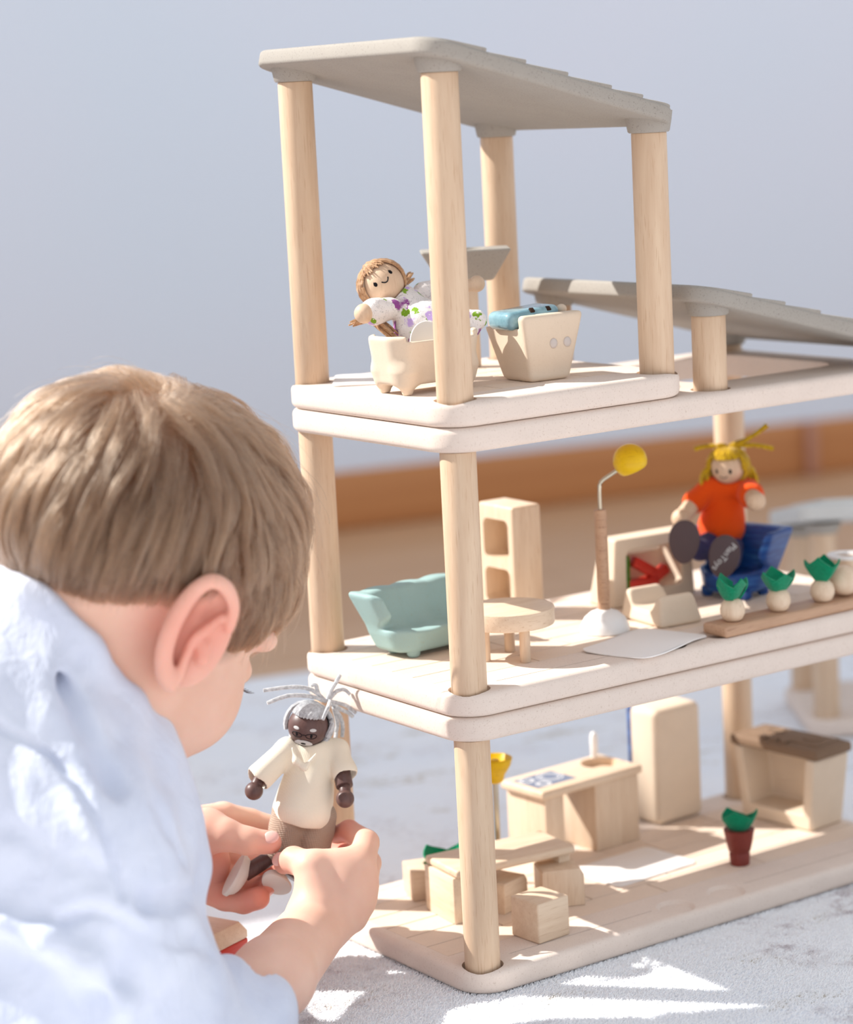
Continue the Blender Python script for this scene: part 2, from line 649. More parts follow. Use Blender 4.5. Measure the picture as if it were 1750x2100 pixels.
# ---------------------------------------------------------------- the toy house
m_post = wood('rubberwood_post', srgb(221, 195, 167), srgb(182, 142, 110), 'Z')
m_board = fibre('pressed_fibre', srgb(230, 214, 202), srgb(170, 138, 116))
m_groove = mat('groove_tan', srgb(176, 138, 108), 0.9, 0.1)
m_plank = fibre('pressed_fibre_plank', srgb(232, 212, 194), srgb(190, 156, 130), amount=0.3)
m_roof = fibre('grey_fibre', srgb(165, 159, 151), srgb(100, 94, 88), amount=0.75)
w = NT(m_roof)
F1, F2, F3 = 0.1, 17.55, 35.15
PX, PY = 35.65, 15.75


def make_board(parent, zoff, x0, x1, y0, y1, z0, z1, holes, dents=(), recess=None, grooves=(), opening=None, name='floor_board'):
    me = B().prism(rrect(x0, y0, x1, y1, 2.3, 10), z0 - zoff, z1 - zoff, 0.42, 4).mesh(name)
    c = B()
    for hx, hy in holes:
        c.cyl((hx, hy, z1 - zoff - 0.45), (hx, hy, z1 - zoff + 1), 1.29, n=40, bev=0)
    for hx, hy in dents:
        c.lathe([(0, -0.22), (1.05, -0.22), (1.3, 0.0), (1.35, 1.0), (0, 1.0)], (hx, hy, z1 - zoff), 36)
    if recess:
        a, b, cc, d = recess
        c.box(((a + cc) / 2, (b + d) / 2, z1 - zoff + 0.3), (cc - a, d - b, 1.0), 0)
    for (a, b, cc, d) in grooves:
        c.box(((a + cc) / 2, (b + d) / 2, z1 - zoff + 0.4), (cc - a + 0.09, d - b + 0.09, 1.0), 0)
    if opening:
        a, b, cc, d = opening
        c.prism(rrect(a, b, cc, d, 2.0, 8), z0 - zoff - 1, z1 - zoff + 1)
    me = cut(me, c)
    me.name = name
    me.materials.append(m_board)
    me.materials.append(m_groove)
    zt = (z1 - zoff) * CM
    for f in me.polygons:                    # the sunk faces take a darker tan
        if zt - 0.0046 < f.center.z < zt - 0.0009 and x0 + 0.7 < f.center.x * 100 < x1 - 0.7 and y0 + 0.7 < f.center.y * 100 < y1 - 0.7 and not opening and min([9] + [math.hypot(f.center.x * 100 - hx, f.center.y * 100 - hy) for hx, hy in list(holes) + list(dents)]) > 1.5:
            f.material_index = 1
    return link(name, me, parent)


def make_planks(board, rows, ends, z, gap=0.1, th=0.2, seed=1, lens=(7, 12), name='plank'):
    """loose-looking planks (or tiles) laid into the recess of a floor board"""
    rg = random.Random(seed)
    cache = {}
    x0, x1 = ends
    for r, (ya, yb) in enumerate(rows):
        x = x0
        first = rg.uniform(*lens) * (0.6 if r % 2 else 1.0)
        while x < x1 - 0.01:
            nx = x + (first or rg.uniform(*lens))
            first = None
            if nx > x1 - lens[0] * 0.45:
                nx = x1
            L = round((nx - x) * 5) / 5
            if nx < x1:
                nx = x + L
            else:
                L = round(x1 - x, 2)
            a = gap / 2 if x > x0 else 0.0
            b = gap / 2 if nx < x1 else 0.0
            wy = round(yb - ya - gap, 3)
            key = (L, a, b, wy)
            if key not in cache:
                me = B().box(((a - b) / 2, 0, -th / 2), (L - a - b, wy, th), 0.018, 1).mesh('plank')
                me.materials.append(m_plank)
                cache[key] = me
            link(name, cache[key], board, ((x + nx) / 2, (ya + yb) / 2, z))
            x = nx


def make_post(parent, x, y, z0, z1, r=1.1):
    b = B().cyl((0, 0, 0), (0, 0, z1 - z0), r, n=40, bev=0.07)
    return b.build('post', m_post, parent, (x, y, z0), (0, 0, (x * 7 + y * 3 + z0) % 6.28))


ROWS = [(2.65 + 2.28 * k, 2.65 + 2.28 * (k + 1)) for k in range(5)]
CORN = [(0, 0), (PX, 0), (0, PY), (PX, PY)]
GR = [(2.4, 0.41, 13.9, 0.41), (22.0, 0.41, 33.2, 0.41), (2.4, 16.2, 13.9, 16.2), (22, 16.2, 33.2, 16.2)]
DENT = [(15.65, 0), (20.05, 0), (15.65, PY), (20.05, PY)]


def storey(label, z0, z1, zc, zt, opening=None, seed=1):
    zb = z0
    t = thing('dollhouse_storey', label, 'toy house', (17.8, 7.9, zb), 0, 'stacked storeys of the toy house')
    root_off = Vector((-17.8, -7.9, 0))
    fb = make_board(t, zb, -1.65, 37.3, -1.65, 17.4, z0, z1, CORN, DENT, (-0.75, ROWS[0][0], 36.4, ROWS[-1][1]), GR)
    fb.location = root_off * CM
    make_planks(fb, ROWS, (-0.75, 36.4), z1 - zb, seed=seed)
    for x, y in CORN:
        make_post(t, x + root_off.x, y + root_off.y, z1 - zb - 0.44, zc - zb)
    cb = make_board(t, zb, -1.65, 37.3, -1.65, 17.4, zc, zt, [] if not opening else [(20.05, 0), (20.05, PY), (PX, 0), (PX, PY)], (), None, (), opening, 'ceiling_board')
    cb.location = root_off * CM
    return t


storey('lowest storey of pale toy house standing on the rug, furnished as kitchen', -1.4, F1, 14.52, 16.03, seed=3)
storey('middle storey of pale toy house holding teal sofa and floor lamp', 16.06, F2, 32.09, 33.6, (21.6, 2.6, 34.2, 14.6), seed=8)

SLOPE = math.atan(0.268)


def make_roof(t, xa, za, wid=(-2.05, 17.85)):
    """stepped grey roof in its own tilted frame; xa, za: post axis and post top at the high end (in the frame of t)"""
    L = 19.45
    cs = math.cos(SLOPE)
    slab = B().prism(rrect(0, wid[0], L, wid[1], 1.9, 10), 0.0, 1.0, 0.22, 3).build('roof', m_roof, t, (xa - 2.2, 0, za + 1.12), (0, SLOPE, 0))
    out = rrect(0.12, wid[0] + 0.12, L - 0.12, wid[1] - 0.12, 1.8, 10)
    xs = [0.12, 4.1, 7.05, 10.25, 13.65, 16.15, L - 0.12]
    for a, b in zip(xs, xs[1:]):
        pts = []
        n = len(out)
        for i in range(n):                       # clip the outline to this course
            pts.append(out[i])
        for lim, sg in ((a, 1), (b, -1)):
            res = []
            for i in range(len(pts)):
                p, q = pts[i], pts[(i + 1) % len(pts)]
                ip, iq = sg * (p[0] - lim) >= 0, sg * (q[0] - lim) >= 0
                if ip:
                    res.append(p)
                if ip != iq:
                    s = (lim - p[0]) / (q[0] - p[0])
                    res.append((lim, p[1] + s * (q[1] - p[1])))
            pts = res
        pts = [p for i, p in enumerate(pts) if math.dist(p, pts[i - 1]) > 1e-3]
        bm = bmesh.new()
        z = lambda x: 0.94 + 0.07 + 0.22 * (x - a) / (b - a)
        lo = [bm.verts.new((x, y, 0.85)) for x, y in pts]
        hi = [bm.verts.new((x, y, z(x))) for x, y in pts]
        bm.faces.new(lo[::-1])
        top = bm.faces.new(hi)
        for k in range(len(pts)):
            bm.faces.new((lo[k], lo[(k + 1) % len(pts)], hi[(k + 1) % len(pts)], hi[k]))
        bmesh.ops.recalc_face_normals(bm, faces=bm.faces[:])
        bmesh.ops.bevel(bm, geom=top.edges[:], offset=0.09, segments=2, profile=0.5, affect='EDGES')
        B().add(bm).build('shingle', m_roof, slab)
    for x in (0, 15.65):
        for y in (0, PY):
            zt = za - 0.27 * x
            B().lathe([(0, 0), (1.22, 0), (1.3, 0.08), (1.42, 0.7), (1.5, 1.3), (0, 1.3)], (0, 0, 0), 36).build('boss', m_roof, t, (xa + x, y, zt))
    return slab


t = thing('dollhouse_loft', 'top storey with tall posts under the higher grey stepped roof', 'toy house', (0, 0, 33.62))
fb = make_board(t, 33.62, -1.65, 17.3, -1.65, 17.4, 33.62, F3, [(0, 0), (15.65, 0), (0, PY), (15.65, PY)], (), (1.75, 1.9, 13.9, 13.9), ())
make_planks(fb, [(1.9 + 2.0 * k, 3.9 + 2.0 * k) for k in range(6)], (1.75, 13.9), F3 - 33.62, 0.11, 0.2, 5, (2.6, 3.6), 'tile')
for x, z in ((0, 54.26), (15.65, 50.04)):
    for y in (0, PY):
        make_post(t, x, y, F3 - 33.62 - 0.44, z - 33.62)
make_roof(t, 0.0, 54.26 - 33.62)
t = thing('dollhouse_low_roof', 'lower grey stepped roof on short posts, right of the tall one', 'toy house', (20.05, 0, 33.15))
for x, z in ((0, 38.35), (15.6, 34.12)):
    for y in (0, PY):
        make_post(t, x, y, 0.0, z - 33.15)
make_roof(t, 0.0, 38.35 - 33.15)

# the second, lower toy house behind
t = thing('toy_shed', 'small blurred toy house with light grey roof behind the middle storey', 'toy house', (56.5, 27.9, RUG_Z + 0.02), -33)
B().prism(rrect(-1.7, -1.7, 17, 12, 2.0), 0, 1.5, 0.4).build('floor_board', m_board, t)
for x, y in ((0, 0), (0, 10), (15.3, 0), (15.3, 10)):
    make_post(t, x, y, 1.5, 17.3 - 0.2 * y)
m_shed = fibre('light_grey_fibre', srgb(206, 206, 203), srgb(170, 168, 164))
rf = B().prism(rrect(0, -2.4, 20, 12.4, 1.0), 0, 1.4, 0.3).build('roof', m_shed, t, (-2.4, 0, 18.1), (-0.2, 0, 0))
for x, y in ((0, 0), (0, 10), (15.3, 0), (15.3, 10)):
    B().lathe([(0, 0), (1.2, 0), (1.35, 0.2), (1.6, 0.9), (0, 0.9)], (0, 0, 0), 32).build('boss', m_roof, t, (x, y, 17.2 - 0.2 * y))
B().prism(rrect(1.9, -2.2, 5.4, 12, 0.6), 1.3, 1.75, 0.15).build('shingle', m_shed, rf)


# ---------------------------------------------------------------- things in the toy house
m_wx = wood('pale_wood_x', srgb(231, 209, 184), srgb(190, 152, 118), 'X')
m_wy = wood('pale_wood_y', srgb(235, 215, 190), srgb(200, 164, 130), 'Y')
m_wz = wood('pale_wood_z', srgb(231, 209, 184), srgb(192, 154, 120), 'Z')
m_plum = wood('tan_wood', srgb(200, 162, 132), srgb(148, 108, 84), 'X', pores=0.7)
m_cream = fibre('cream_fibre', srgb(229, 210, 188), srgb(190, 158, 130), amount=0.25)
m_white = mat('white_paint', srgb(242, 240, 238), 0.4, 0.4)
m_felt_w = mat('white_felt', srgb(240, 234, 230), 0.95, 0.05, sheen=0.3)
w = NT(m_felt_w)
w.bump(w.noise(w.coords(), 700, 3, 0.7), 0.4, 0.0006)
m_felt_g = mat('green_felt', srgb(4, 130, 90), 0.95, 0.05, sheen=0.25)
w = NT(m_felt_g)
fz = w.noise(w.coords(), 800, 4, 0.75)
w.l(w.ramp(fz, [(0.3, srgb(0, 112, 76)), (0.7, srgb(10, 150, 106))]), w.b.inputs['Base Color'])
w.bump(fz, 0.6, 0.0008)
m_yellow = wood('yellow_stain', srgb(236, 194, 20), srgb(176, 128, 8), 'X', 0.35, 0.6)
m_teal = fibre('teal_fibre', srgb(158, 188, 186), srgb(158, 152, 118), 0.6, 0.5)
m_blue = mat('blue_stain', srgb(34, 84, 158), 0.35, 0.45)
w = NT(m_blue)
w.l(w.ramp(w.noise(w.coords((30, 30, 260)), 1.0, 5, 0.65), [(0.3, srgb(18, 52, 112)), (0.55, srgb(32, 82, 158)), (0.75, srgb(84, 142, 204))]), w.b.inputs['Base Color'])
m_red = wood('red_stain', srgb(216, 62, 46), srgb(170, 30, 26), 'X', 0.4, 0.3)
m_green = mat('green_stain', srgb(72, 122, 30), 0.45, 0.35)
m_metal = mat('brushed_metal', srgb(196, 190, 172), 0.28, 0.5, metal=1.0)
m_brown = fibre('dark_fibre', srgb(134, 110, 90), srgb(84, 66, 54), amount=0.6)
m_pot = wood('maroon_stain', srgb(132, 58, 48), srgb(96, 36, 32), 'Z', 0.5, 0.4)
m_dark = mat('dark_hole', srgb(60, 44, 36), 0.8, 0.1)


def felt_leaf(parent, base, h, wd, ang, lean, curl=0.5, pinch=0.3, n=7, thick=0.09):
    """one pointed felt leaf, folded along its middle"""
    ca, sa = math.cos(ang), math.sin(ang)

    def fn(u, v):
        s = (v - 0.5) * 2
        wid = wd * (0.35 + 0.65 * math.sin(math.pi * min(0.08 + 0.62 * u, 1))) * (1 - 0.62 * max(0, u - 0.55) / 0.45)
        out = lean * (u ** 1.2) + pinch * abs(s) * (0.3 + u) * -0.5 + 0.1
        side = s * wid * 0.5
        z = h * (u - 0.12 * abs(s) * curl) - 0.25 * curl * u * u * lean
        return Vector((base[0] + ca * out - sa * side, base[1] + sa * out + ca * side, base[2] + z))
    return B().sheet(fn, n, 6, thick).build('leaf', m_felt_g, parent)


def felt_crown(parent, base, h, r, ang, seed, squash=0.62, pts=4):
    """a square of felt pinched in its middle so that its corners stand up as leaves"""
    rg = random.Random(seed)
    ph = [rg.uniform(-0.25, 0.25) for _ in range(pts)]
    hh = [rg.uniform(0.7, 1.1) for _ in range(pts)]
    for k in range(pts):
        a0 = 2 * math.pi * k / pts + ph[k]

        def fn(u, v, a0=a0, k=k):
            a = a0 + (v - 0.5) * 2 * math.pi / pts * 1.15
            edge = 1 - 0.42 * (abs(v - 0.5) * 2) ** 0.8
            rr = r * (0.12 + 0.95 * (u ** 0.75)) * (0.75 + 0.25 * edge)
            wob = 0.07 * math.sin(5 * v + 3 * u + seed + k) * u
            x, y = rr * math.cos(a), rr * math.sin(a) * squash
            return Vector((base[0] + x * math.cos(ang) - y * math.sin(ang) + wob, base[1] + x * math.sin(ang) + y * math.cos(ang), base[2] + h * hh[k] * (u ** 1.3) * edge))
        B().sheet(fn, 7, 8, 0.1).build('leaf', m_felt_g, parent)


def mat_rug(name, label, loc, rz, L=7.4, W=5.2, up=0.0):
    c = Vector(loc)

    b = B().prism(rrect(-L / 2, -W / 2, L / 2, W / 2, 0.55), 0.0, 0.1, 0.04, 2)
    bm = b.bm
    bmesh.ops.subdivide_edges(bm, edges=[e for e in bm.edges if e.calc_length() > 2], cuts=8, use_grid_fill=True)
    for v in bm.verts:
        v.co.z += up * (abs(v.co.y / (W / 2)) ** 3) * (0.6 + 0.4 * math.sin(v.co.x * 1.3)) + 0.015 * math.sin(v.co.x * 2.1 + v.co.y)
    o = b.build(name, m_felt_w, None, loc, (0, 0, math.radians(rz)))
    return tag(o, label, 'mat', 'white felt mats of the toy house')


# ---- lowest storey
G1 = F1 + 0.005
o = B().box((0, 0, 1.32), (2.65, 2.65, 2.64), 0.14, 3).build('cube_stool', m_wx, None, (5.9, 1.75, G1), (0, 0, math.radians(4)))
tag(o, 'small pale wooden cube standing foremost beside the front post', 'stool')


def chair_block(label, loc, rz, size, m):
    t = thing('block_chair', label, 'chair', loc, rz, 'block chairs at the toy table')
    a, b, h = size
    pts = [(-a / 2, 0), (a / 2, 0), (a / 2, h * 0.82), (a / 2 - 0.25, h), (-a / 2 + 0.12, h), (-a / 2, h - 0.12)]
    B().prism(pts, -b / 2, b / 2, 0.1, 2, Matrix.Rotation(math.pi / 2, 4, 'X')).build('seat', m, t)
    return t


chair_block('tan block chair with a chamfered corner behind the pale cube', (10.75, 5.95, G1), -24, (2.85, 2.4, 2.55), m_wz)
chair_block('low tan block chair half under the table beside the front post', (7.4, 8.0, G1), 18, (2.7, 2.6, 2.05), m_wx)

t = thing('toy_table', 'pale plank table on a block leg behind the front post', 'table', (7.75, 8.3, G1), -6.5)
B().box((0, 0, 3.4), (9.0, 4.4, 0.55), 0.2, 4).build('tabletop', m_wx, t)
B().box((-3.85, 0.15, 1.55), (1.5, 3.9, 3.1), 0.08).build('leg', m_wy, t)
B().box((3.9, 0.0, 1.55), (0.9, 3.4, 3.1), 0.08).build('leg', m_wy, t)

t = thing('planter_box', 'small tan wooden box with green felt leaves, left of the plank table', 'planter', (5.6, 13.35, G1), -20)
me = cut(B().box((0, 0, 1.05), (3.3, 2.6, 2.1), 0.08).mesh('box'), B().cyl((0.3, 0, 1.2), (0.3, 0, 3), 0.8, bev=0))
me.materials.append(m_wx)
link('box', me, t)
felt_crown(t, (1.0, -0.1, 1.5), 1.9, 1.5, 0.4, 3, 0.6, 3)

t = thing('kitchen_counter', 'pale wooden kitchen counter with printed stove and round sink hole', 'counter', (18.85, 14.55, G1), 3.3)
me = cut(B().box((0, 0, 5.15), (9.4, 4.6, 0.62), 0.2, 3).mesh('worktop'), B().cyl((3.0, 0.35, 4), (3.0, 0.35, 7), 1.38, n=40, bev=0))
me.materials.append(m_wx)
link('worktop', me, t)
B().box((-3.4, 0.1, 2.42), (1.7, 4.1, 4.84), 0.06).build('leg', m_wz, t)
B().box((2.35, 0.05, 2.42), (4.1, 4.2, 4.84), 0.06).build('leg', m_wz, t)
B().lathe([(0, 0), (1.38, 0), (1.38, 0.06), (0, 0.06)], (3.0, 0.35, 4.85), 32).build('basin', m_wx, t)
B().lathe([(0.2, 0), (0.26, 0.3), (0.28, 1.5), (0.22, 1.8), (0.1, 1.93), (0, 1.95)], (3.75, 1.75, 5.4), 20).build('tap', m_white, t)
m_print = mat('grey_print', srgb(118, 126, 146), 0.6, 0.2)
m_wline = mat('white_print', srgb(240, 238, 236), 0.6, 0.2)
pr = B().box((-2.45, 0.1, 5.462), (3.55, 2.75, 0.008), 0).build('stove_print', m_print, t, smooth=False)
for x, y, r in ((-1.75, 0.35, 0.95), (-3.55, 0.75, 0.56), (-3.2, -0.65, 0.56)):
    b = B()
    for ra in (r, r * 0.72):
        b.lathe([(ra - 0.07, 0), (ra, 0), (ra, 0.008), (ra - 0.07, 0.008), (ra - 0.07, 0)], (x, y, 5.467), 40)
    b.build('ring_print', m_wline, pr)

t = thing('refrigerator', 'tall rounded cream block refrigerator with a blue back, right of the counter', 'refrigerator', (28.3, 15.5, G1), 1.5)
B().box((0, -0.05, 4.3), (4.5, 3.0, 8.6), 0.55, 5).build('body', m_cream, t)
B().box((0, 1.58, 4.25), (4.2, 0.3, 8.3), 0.1, 2).build('door', m_blue, t)

mat_rug('felt_mat', 'white felt mat on the kitchen floor in front of the counter', (18.9, 8.2, G1), 2.5)

t = thing('potted_plant', 'maroon pot with green felt leaves standing alone on the kitchen floor', 'plant', (24.6, 3.64, G1))
B().lathe([(0, 0), (0.62, 0), (0.66, 0.04), (0.72, 0.78), (0.68, 0.84), (0.68, 0.94), (0.76, 1.0), (0.9, 1.6), (1.0, 2.2), (1.06, 2.46), (1.0, 2.5), (0.85, 2.44), (0, 2.36)], n=40).build('pot', m_pot, t)
felt_crown(t, (0.05, 0, 2.3), 1.75, 1.15, -0.6, 11, 0.6, 3)

t = thing('toy_grill', 'cream hollow cooker with a dark brown top of knobs and burners', 'cooker', (34.35, 8.75, G1), 6.0)
s = SDF((-2.6, -4.6, -0.2), (2.6, 4.6, 6.0), 0.07)
s.convex([(0, 0, -1, 0), (0, 0, 1, 5.35), (-1, 0, -0.04, 1.75), (1, 0, -0.02, 1.8), (0, -1, -0.12, 3.2), (0, 1, -0.12, 3.2)], (-2.5, -4.5, 0), (2.5, 4.5, 5.5), 0.25, 0)
s.convex([(0, 0, -1, -1.15), (0, 0, 1, 7), (1, 0, 0, 0.9), (-1, 0, 0, 9), (0, -1, -0.12, 2.35), (0, 1, -0.12, 2.35)], (-2.6, -4.5, 1), (1.2, 4.5, 6), 0.2, 0.08, 'sub')
s.build('body', m_cream, t)
top = B().box((0, 0, 5.72), (3.9, 8.2, 0.72), 0.2, 3)
top.box((0.35, 0, 6.08), (2.6, 6.6, 0.2), 0.1, 2)
top = top.build('cooktop', m_brown, t)
for y in (1.4, 0.4, -0.6):
    B().cyl((-1.35, y, 6.05), (-1.35, y, 6.3), 0.36, n=20).build('knob', m_brown, top)
for y in (1.7, -1.8):
    B().lathe([(0, 0), (0.75, 0), (0.75, 0.08), (0.62, 0.12), (0.5, 0.06), (0, 0.06)], (0.5, y, 6.16), 28).build('burner', m_brown, top)


def floor_lamp_bowl():
    t = thing('bowl_lamp', 'small lamp with an upturned yellow bowl on a metal pole', 'lamp', (10.3, 12.0, G1))
    B().lathe([(0, 0), (1.0, 0), (1.0, 0.12), (0.6, 0.4), (0, 0.46)], n=28).build('base', m_white, t)
    B().cyl((0, 0, 0.3), (0, 0, 7.2), 0.2, bev=0).build('pole', m_metal, t)
    B().lathe([(0, 7.0), (0.4, 7.0), (0.58, 7.15), (0.7, 7.6), (0.82, 7.75), (1.1, 8.2), (1.24, 8.7), (1.14, 8.76), (1.02, 8.66), (0.78, 8.35), (0.45, 8.2), (0.4, 8.4), (0.3, 8.6), (0, 8.68)], n=36).build('shade', m_yellow, t)


floor_lamp_bowl()

# ---- middle storey
G2 = F2 + 0.005
t = thing('toy_sofa', 'teal scalloped sofa on round feet beside the left posts', 'sofa', (5.2, 10.7, G2), 4)
s = SDF((-5.4, -2.8, 0.0), (5.4, 3.4, 5.0), 0.075)
s.convex([(0, 0, -1, -0.35), (0, 0, 1, 4.2), (-1, 0, -0.34, 3.7), (1, 0, -0.16, 2.75), (0, -1, -0.1, 1.55), (0, 1, -0.3, 1.5), (-0.75, -0.75, -0.1, 3.35), (0.75, -0.75, -0.1, 2.75)], (-5.4, -2.6, 0.3), (5.4, 3.3, 4.4), 0.35, 0)
s.convex([(0, 0, -1, -1.8), (-1, 0, -0.36, 2.85), (1, 0, -0.2, 2.1), (0, 1, -0.4, -0.25), (0, -1, 0, 6)], (-5.4, -2.8, 1.5), (5.4, 3.1, 5), 0.7, 0.3, 'sub')
s.convex([(0, 1, 1.25, 2.75), (0, 0, -1, -1.95), (0, -1, 0, 9)], (-5.4, -2.8, 1.5), (5.4, 2.2, 5), 0.4, 0.25, 'sub')
s.warp(lambda x, y, z: -0.1 * (np.abs(np.sin((x + 4.2) * 1.3)) - 0.6) * np.clip((y + 1.0) / 1.0, 0, 1) * np.clip((z - 1.5) / 0.6, 0, 1) + 0.06 * np.sin(x * 2.6) * np.clip((1.0 - y) / 1.0, 0, 1) * np.clip((z - 1.5) / 0.4, 0, 1))
body = s.build('body', m_teal, t)
for x in (-2.75, 2.1):
    for y in (-1.0, 1.0):
        B().lathe([(0, 0), (0.3, 0.02), (0.42, 0.15), (0.46, 0.4), (0.46, 0.6), (0, 0.6)], (x, y, 0), 20).build('foot', m_teal, t)

t = thing('round_table', 'round pale wooden side table on three peg legs beside the sofa', 'table', (6.75, 4.8, G2), 0)
B().cyl((0, 0, 2.2), (0, 0, 3.3), 2.92, n=56, bev=0.1).build('tabletop', m_wx, t)
for a in (math.radians(54), math.radians(-94), math.radians(168)):
    B().cyl((1.75 * math.cos(a), 1.75 * math.sin(a), 0), (1.75 * math.cos(a), 1.75 * math.sin(a), 2.25), 0.34, n=20, bev=0.03).build('leg', m_wz, t)

me = cut(B().box((0, 0, 3.88), (2.4, 4.1, 7.76), 0.22, 4).mesh('shelf'), B().prism(rrect(-1.45, 4.05, 1.45, 6.75, 0.5), -3, 0.6, 0, 2, Euler((math.pi / 2, 0, math.pi / 2)).to_matrix().to_4x4()).prism(rrect(-1.45, 0.9, 1.45, 3.35, 0.5), -3, 0.6, 0, 2, Euler((math.pi / 2, 0, math.pi / 2)).to_matrix().to_4x4()))
me.materials.append(m_wz)
o = link('bookshelf', me, None, (14.95, 15.3, G2), (0, 0, math.radians(-1)))
tag(o, 'tall pale block bookshelf with two rounded openings, behind the round table', 'shelf')

t = thing('floor_lamp', 'floor lamp with a yellow ball shade on a white dome base', 'lamp', (15.65, 6.2, G2), -34)
B().lathe([(0, 0), (1.6, 0), (1.66, 0.06), (1.6, 0.45), (1.35, 0.95), (0.95, 1.3), (0.45, 1.5), (0, 1.55)], n=48).build('base', m_white, t)
B().cyl((0, 0, 1.4), (-0.02, 0, 8.15), 0.41, bev=0.05).build('stem', m_plum, t)
B().tube([(-0.02, 0, 8.0), (-0.02, 0, 9.2), (0, 0, 9.75), (0.1, 0, 9.98), (0.3, 0, 10.15), (1.05, 0, 10.6), (1.5, 0, 10.85)], 0.13, 14).build('rod', m_metal, t)
s = SDF((0.6, -1.4, 9.8), (3.6, 1.4, 12.6), 0.05)
s.ell((2.06, 0, 11.28), (1.12, 1.12, 1.12), None, 0)
s.convex([(-0.42, 0, 1, 9.62)], (0.6, -1.4, 9.8), (3.6, 1.4, 12.6), 0.1, 0.1, 'sub')
s.build('shade', m_yellow, t)

mat_rug('felt_mat', 'white felt mat with raised edges in front of the floor lamp', (14.85, 1.15, G2 + 0.02), 18, up=0.12)

t = thing('toy_fireplace', 'white-edged wooden box frame holding red and green blocks', 'fireplace', (23.9, 12.0, G2), -4)
s = SDF((-4.2, -1.9, -0.2), (4.2, 2.0, 5.6), 0.065)
s.convex([(0, 0, -1, 0), (0, 0, 1, 4.75), (-1, 0, 0.09, 3.55), (1, 0, 0.05, 3.55), (0, -1, 0.02, 1.3), (0, 1, 0.22, 1.75)], (-4.2, -1.9, 0), (4.2, 2, 5.2), 0.2, 0)
s.convex([(0, 0, -1, -1.0), (0, 0, 1, 3.9), (-1, 0, 0.04, 2.35), (1, 0, 0.04, 2.5), (0, -1, 0, 9), (0, 1, 0, 1.0)], (-3.5, -1.9, 0.5), (3.5, 1.2, 4.5), 0.5, 0.08, 'sub')
s.build('frame', m_cream, t)
B().box((-2.0, -0.2, 2.3), (0.55, 1.5, 2.4), 0.15).build('panel', m_green, t)
B().box((-0.6, -0.55, 1.35), (2.6, 0.8, 0.7), 0.1).build('log', m_red, t)
B().box((-0.1, -0.45, 2.3), (2.6, 0.7, 0.75), 0.12, 2, (0, 0.55, 0)).build('log', m_red, t)
B().box((0.9, -0.5, 1.75), (1.7, 0.7, 0.7), 0.1, 2, (0, -0.5, 0)).build('log', m_red, t)

t = thing('low_armchair', 'low cream lounge chair with two arms behind the white mat', 'armchair', (20.4, 6.1, G2), -6)
s = SDF((-2.6, -3.2, -0.2), (2.6, 3.2, 3.0), 0.06)
s.convex([(0, 0, -1, 0), (0, 0, 1, 2.05), (-1, 0, 0.16, 1.7), (1, 0, 0.22, 1.75), (0, -1, 0.22, 2.55), (0, 1, 0.16, 2.5)], (-2.5, -3, 0), (2.5, 3, 2.2), 0.35, 0)
s.convex([(0, 0, -1, -0.95), (0, -1, -0.55, 0.55), (0, 1, -0.55, 0.55), (1, 0, 0, 9), (-1, 0, 0, 9)], (-2.6, -3, 0.8), (2.6, 3, 3), 0.3, 0.2, 'sub')
s.build('body', m_cream, t)

t = thing('blue_armchair', 'blue stained armchair on short feet holding the fair-haired doll', 'armchair', (29.2, 8.4, G2), -76)
s = SDF((-4.4, -3.4, 0.2), (4.4, 4.2, 6.0), 0.075)
s.convex([(0, 0, -1, -0.4), (0, 0, 1, 4.7), (-1, 0, -0.28, 2.0), (1, 0, -0.28, 2.0), (0, -1, -0.22, 1.75), (0, 1, -0.3, 1.4), (-0.75, -0.75, -0.1, 2.25), (0.75, -0.75, -0.1, 2.25)], (-4.2, -3.3, 0.3), (4.2, 4, 4.9), 0.35, 0)
s.convex([(0, 0, -1, -1.9), (-1, 0, -0.3, 1.45), (1, 0, -0.3, 1.45), (0, 1, -0.38, 0.0), (0, -1, 0, 9)], (-4.4, -3.4, 1.7), (4.4, 4, 6), 0.6, 0.3, 'sub')
s.convex([(0, 1, 1.3, 2.9), (0, 0, -1, -2.05), (0, -1, 0, 9)], (-4.4, -3.4, 2), (4.4, 2.6, 6), 0.4, 0.3, 'sub')
s.build('body', m_blue, t)
for x in (-1.6, 1.6):
    for y in (-1.1, 1.0):
        B().lathe([(0, 0), (0.32, 0.02), (0.42, 0.15), (0.44, 0.7), (0, 0.7)], (x, y, 0), 18).build('foot', m_blue, t)

o = B().box((0, 0, 0.38), (14.6, 2.3, 0.76), 0.22, 4).build('wood_plank', m_plum, None, (26.75, -0.22, G2), (0, 0, math.radians(0.6)))
tag(o, 'tan rounded plank carrying three turnips at the front floor edge', 'plank')
GP = G2 + 0.765
for i, (x, lab, an) in enumerate(((21.1, 'wooden turnip with green felt leaves, nearest the white mat', 0.2), (25.15, 'wooden turnip with wide green felt leaves, middle of three on the plank', -0.5), (29.15, 'wooden turnip with green felt leaves touching the wooden ball', 0.9))):
    t = thing('toy_turnip', lab, 'turnip', (x, -0.3, GP), 30 * i, 'toy turnips on the plank')
    B().lathe([(0, 0), (0.45, 0.0), (0.62, 0.12), (0.8, 0.5), (0.82, 0.78), (0.72, 1.15), (0.5, 1.42), (0.2, 1.52), (0, 1.52)], n=32).build('root', m_wz, t)
    felt_crown(t, (0, 0, 1.3), 1.75, 1.2, an, 21 + 7 * i, 0.7, 4)
t = thing('wooden_cup', 'pale wooden cup with a thick white rim at the right picture edge', 'cup', (33.4, 1.6, G2), 0)
